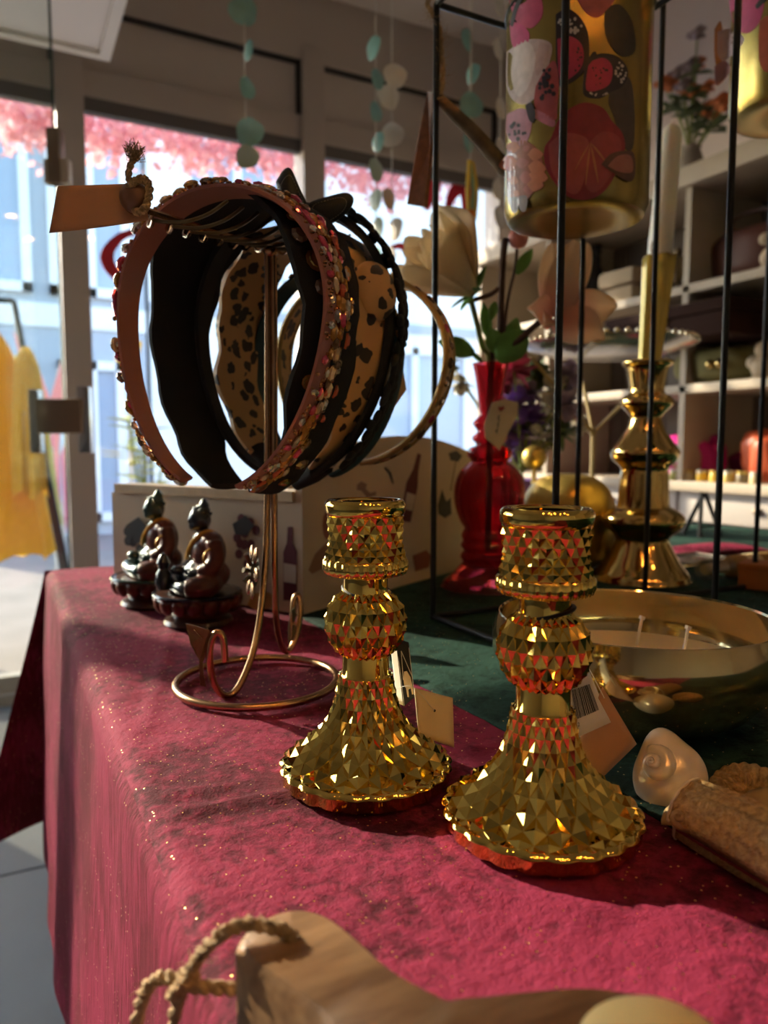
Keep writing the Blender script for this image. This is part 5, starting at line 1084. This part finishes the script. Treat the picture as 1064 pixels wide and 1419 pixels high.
for q in ((795, 334, .93, .024, .012), (764, 340, .95, .022, .014), (812, 338, .955, .020, .010), (728, 428, .905, .022, .010), (854, 424, .925, .024, .010), (838, 472, .90, .026, .008), (752, 452, .885, .014, .006)): mpetal(*q)
pk = mat('pink_bud', (.60, .20, .18), .5); MB().ball(dd(718, 330, .96), .013, (1, 1, 1.0), 14, 10).build('pink_bud', pk, fl, True)
Qv = quad([(676, 560, .93), (704, 552, .935), (722, 568, .935), (694, 622, .93)]); Qv = quad([(672, 566, .93), (708, 550, .935), (718, 566, .935), (690, 624, .93)])
o = thing('price_tag', 'cream price tag with a heart and handwriting on the red vase', 'tag', Qv[3]); MB().slab(quad([(671, 588, .93), (682, 558, .932), (700, 553, .935), (718, 558, .935), (717, 575, .935), (692, 624, .93), (672, 606, .93)]), .0005).build('card', CREAM, o, True, False)
Qs = quad([(684, 560, .929), (716, 558, .934), (704, 606, .932), (674, 604, .929)]); scribble(Qs, o, .35, .35, .05, .6, seed=3, th=.0004); MB().slab([D(694+x, 566+y, .926) for x, y in ((0, 4), (-4, 0), (-2, -3), (0, -1), (3, -4), (5, 0))], .0003).build('printed_heart', mat('red_print', (.5, .05, .05), .6), o, True, False)
# ================================================================ tall gold candlestick with candle
k = .001024; gb = G(888, 805); gz = RZ0
gs_ = thing('gold_candlestick', 'tall turned gold mercury glass candlestick behind the bowl', 'candlestick', (gb.x, gb.y, gz))
pr = [(0, 805), (60, 805), (64, 801), (62, 795), (54, 785), (45, 770), (37, 755), (35, 748), (40, 741), (50, 733), (55, 725), (54, 717), (48, 711), (38, 705), (34, 700), (31, 660), (32, 650), (41, 641), (45, 632), (44, 625), (35, 613), (27, 601), (22, 588), (21, 581), (27, 573), (34, 566), (35, 560), (31, 554), (23, 549), (24, 535), (28, 516), (33, 511), (33, 507), (27, 507), (22, 520), (20, 545), (0, 545)]
MB().lathe([(max(0, p.x), p.y) for p in spline([(r*k, (805-y)*k, 0) for r, y in pr], 3)], 96, mod=lambda t, z: 1+.02*math.cos(16*t) if .108 < z < .150 else 1).build('glass_body', mat('tall_gold', (.70, .48, .16), .10, 1, var=.1, vscale=40), gs_, ang=60)
cd = thing('dinner_candle', 'white tapered dinner candle with a golden wrapped lower half', 'candle', gs_.location+V((0, 0, (805-545)*k+.001))); cb0 = cd.location.copy(); tp = D(931, 172, 1.07); axd = tp-cb0
MB().tube([cb0+axd*t for t in (0, .25, .55, .955, .985, 1.0)], [.0105, .0130, .0165, .0150, .010, .003], 24).build('wax', WHITEWAX, cd, True)
WR = mat('golden_wrap', (.62, .46, .10), .25, .25, var=.2, vscale=20, aniso=(20, 20, 1))
def wrap(u, v):
    t = 2*math.pi*u; p = cb0+axd*(.03+.47*v); r = (.0125+.0085*v)*(1+.10*math.cos(6*t)); return p+V((r*math.cos(t), r*math.sin(t), 0))
MB().grid(wrap, 72, 12).build('wrapper', WR, cd, True, solid=.0003)
MB().tube([cb0+axd*.498+V((.0205*math.cos(i*.314), .0205*math.sin(i*.314), .001*math.sin(i))) for i in range(20)], .0012, 5, closed=True).build('rubber_band', TWINE, cd, True)
MB().tube([tp-axd*.002, tp+V((0, 0, .006))], .001, 5).build('wick', WHITEWAX, cd, True)
MB().tube(spline([D(905, 356, 1.04), D(903, 340, 1.038), D(912, 322, 1.037)]), .0012, 5).build('tie_end', TWINE, cd, True)
# ================================================================ beaded plate on a brass tripod
PZ = 1.38; pc = D(842, 480, PZ); pl = thing('plate_stand', 'silver beaded plate on thin brass tripod legs', 'plate stand', (pc.x, pc.y, TZ))
SILV = mat('tarnished_silver', (.45, .41, .37), .22, .85, var=.1, vscale=30); BRASS = mat('aged_brass', (.52, .40, .20), .4, .6)
MB().lathe([(0, -.022), (.078, -.02), (.111, -.014), (.152, .0), (.154, .003), (.150, .003), (.11, -.009), (.078, -.015), (0, -.017)], 72, pc).build('plate', SILV, pl, True)
bme = MB().ball((0, 0, 0), .0052, n=10, m=8).mesh('bead'); bme.materials.append(mat('silver_bead', (.75, .66, .5), .15, 1)); bme.shade_smooth()
for i in range(56): a = i*2*math.pi/56; inst(bme, 'bead', pl, Matrix.Translation(pc+V((.1525*math.cos(a), .1525*math.sin(a), .0065))-pl.location))
jn = D(822, 600, PZ); 
for x, y, z in ((736, 495, PZ-.05), (799, 486, PZ+.07), (925, 497, PZ-.01)): MB().tube([jn, D(x, y, z)], .0035, 8).build('leg', BRASS, pl, True)
MB().tube([jn, V((jn.x, jn.y, TZ+.006))], .0045, 8).build('stem', BRASS, pl, True); MB().lathe([(0, 0), (.05, 0), (.048, .005), (.01, .009), (0, .009)], 32, (jn.x, jn.y, TZ+.003)).build('foot', BRASS, pl, True); MB().ball(jn, .007).build('joint', BRASS, pl, True)
# crackled gold pot
gp_ = G(785, 790); gp_ = V((gp_.x, gp_.y, RZ0)); kk = math.hypot(gp_.x*sa+gp_.y*ca, 0)/F
o = thing('gold_pot', 'squat crackled gold pot behind the front candlestick', 'pot', gp_)
R_ = 66*kk; Hh = 132*kk
def pot(u, v):
    t = 2*math.pi*u; f = math.pi*v; r = R_*max(0, math.sin(f))**.6*(1+.07*noise.noise((2*math.cos(t), 2*math.sin(t), v*3)));  z = Hh*(.5-.5*math.cos(f)); return V((r*math.cos(t), r*math.sin(t), z))
MB().grid(pot, 48, 24).build('body', OLDGOLD, o, ang=180); MB().tube([(R_*.5*math.cos(i*.2094), R_*.5*math.sin(i*.2094), Hh*.95) for i in range(30)], .004, 8, closed=True).build('rim', OLDGOLD, o)
bq = D(740, 634, 1.22); o = thing('gold_ball_finial', 'small gold ball finial on a stem behind the gold pot', 'ornament', (bq.x, bq.y, RZ0)); MB().ball(bq, .020, n=20, m=14).build('ball', OLDGOLD, o, True); MB().tube([(bq.x, bq.y, RZ0), (bq.x, bq.y, bq.z)], .004, 8).build('stem', BRASS, o, True); MB().lathe([(0, 0), (.03, 0), (.028, .006), (0, .008)], 20, (bq.x, bq.y, RZ0)).build('foot', BRASS, o, True)
# bouquet in purple wrap
bqp = D(722, 700, 1.32); o = thing('flower_bouquet', 'mixed purple, pink and white bouquet behind the red vase', 'flowers', (bqp.x, bqp.y, RZ0))
MB().lathe([(0, 0), (.03, 0), (.032, .01), (.05, .10), (.062, .13), (.056, .125), (.03, .02)], 20, (bqp.x, bqp.y, RZ0), lambda t, z: 1+.1*math.cos(7*t)*(z-RZ0 if z > 1 else z)*8).build('wrap', mat('violet_tissue', (.16, .07, .32), .6), o, True)
FC = {'purple': (.16, .07, .30), 'pink': (.55, .10, .20), 'white': (.62, .58, .50), 'lilac': (.34, .26, .40), 'green': (.14, .20, .08)}
r8 = random.Random(9); gs = MB()
for (x, y, r, cc) in ((712, 512, 24, 'pink'), (702, 530, 16, 'pink'), (745, 520, 18, 'green'), (765, 540, 20, 'white'), (785, 560, 18, 'lilac'), (720, 560, 20, 'purple'), (708, 595, 22, 'purple'), (735, 585, 20, 'purple'), (758, 575, 18, 'white'), (775, 600, 18, 'green'), (745, 612, 18, 'white'), (722, 625, 20, 'purple'), (790, 520, 16, 'lilac'), (640, 530, 13, 'white'), (625, 505, 10, 'green'), (735, 545, 14, 'lilac'), (800, 590, 14, 'white')):
    c = D(x, y, 1.33+r8.uniform(-.03, .05)); R_ = r*1.45*1.33/F; f = MB()
    for j in range(24):
        d = V((r8.gauss(0, 1), r8.gauss(0, 1), r8.gauss(.3, 1))).normalized(); leaf(f, c, d, R_, R_*.38)
    f.build('bloom', mat('bloom_'+cc, FC[cc], .7, 0, var=.3, vscale=40), o, True, fix=False); gs.tube(spline([(bqp.x, bqp.y, RZ0+.09), (bqp.x, bqp.y, RZ0+.14), c], 4), .0018, 5)
gs.build('stems', SG, o, True)
# ================================================================ small goods at the far right of the table
p = G(955, 782); o = thing('silver_tray', 'small flat silver tray behind the gold candlestick', 'tray', (p.x, p.y, TZ+.003)); MB().rbox((0, 0, .003), (.12, .08, .005), .002).build('plate', SILV, o); MB().tube([(-.06, -.04, .007), (.06, -.04, .007), (.06, .04, .007), (-.06, .04, .007)], .002, 6, closed=True).build('rim', SILV, o)
p = G(985, 803); a, b = D(972, 795, 1.02), D(1012, 788, 1.05); a.z = b.z = RZ0+.0165; e = b+(b-a).normalized()*.11
o = thing('corked_vial', 'glass vial with a labelled tan cork lying on the runner', 'bottle', (a.x, a.y, RZ0)); dr = (b-a).normalized()
MB().tube([a, a+dr*.004, b-dr*.004, b], [.010, .0155, .0155, .013], 20).build('glass', pane('vial_glass', (.85, .84, .8), .18), o, True); MB().tube([b-dr*.006, b, e], [.0120, .0162, .0162], 20).build('cork', mat('tan_cork', (.42, .24, .08), .7, var=.15, vscale=80), o, True); MB().tube([b+dr*.022, b+dr*.055], .0165, 20, cap=False).build('paper_band', CREAM, o, True); MB().tube([a+dr*.006, b-dr*.012], .008, 10).build('filling', mat('pale_filling', (.55, .42, .26), .8), o, True)
p = G(1056, 818); o = thing('orange_box', 'small orange box at the right table edge', 'box', (p.x, p.y, RZ0)); MB().rbox((0, 0, .015), (.05, .05, .028), .003, Matrix.Rotation(.4, 3, 'Z')).build('carton', mat('orange_card', (.36, .12, .03), .6), o); MB().rbox((0, 0, .031), (.053, .053, .008), .002, Matrix.Rotation(.4, 3, 'Z')).build('lid', mat('orange_card', None), o)
p = G(985, 766); m = MB(); m.grid(lambda u, v: V((p.x+(u-.5)*.20, p.y+(v-.5)*.10, RZ0+.012*math.sin(math.pi*u)**.5*math.sin(math.pi*v)**.5+.002)), 24, 16); tag(m.build('folded_napkin', RED, None, ang=180), 'folded red velvet napkin at the back of the runner', 'napkin')
p = G(972, 752); o = thing('table_easel', 'small black tabletop easel at the back right', 'easel', (p.x, p.y, TZ+.014))
for dx, dy in ((-.022, -.02), (.022, -.02), (0, .045)): MB().tube([(dx*1.4, dy, 0), (dx*.2, 0, .085)], .0045, 6).build('leg', BLACK, o)
MB().tube([(-.024, -.014, .02), (.024, -.014, .02)], .003, 6).build('ledge', BLACK, o)
p = G(843, 790); bag('velvet_pouch', 'dark maroon fringed pouch beneath the plate stand', 'pouch', (p.x+.03, p.y-.03, RZ0), (.05, .05, .04), mat('maroon_velvet', (.10, .01, .015), .8, sheen=.3), lump=.2, seed=9, handle=TWINE)
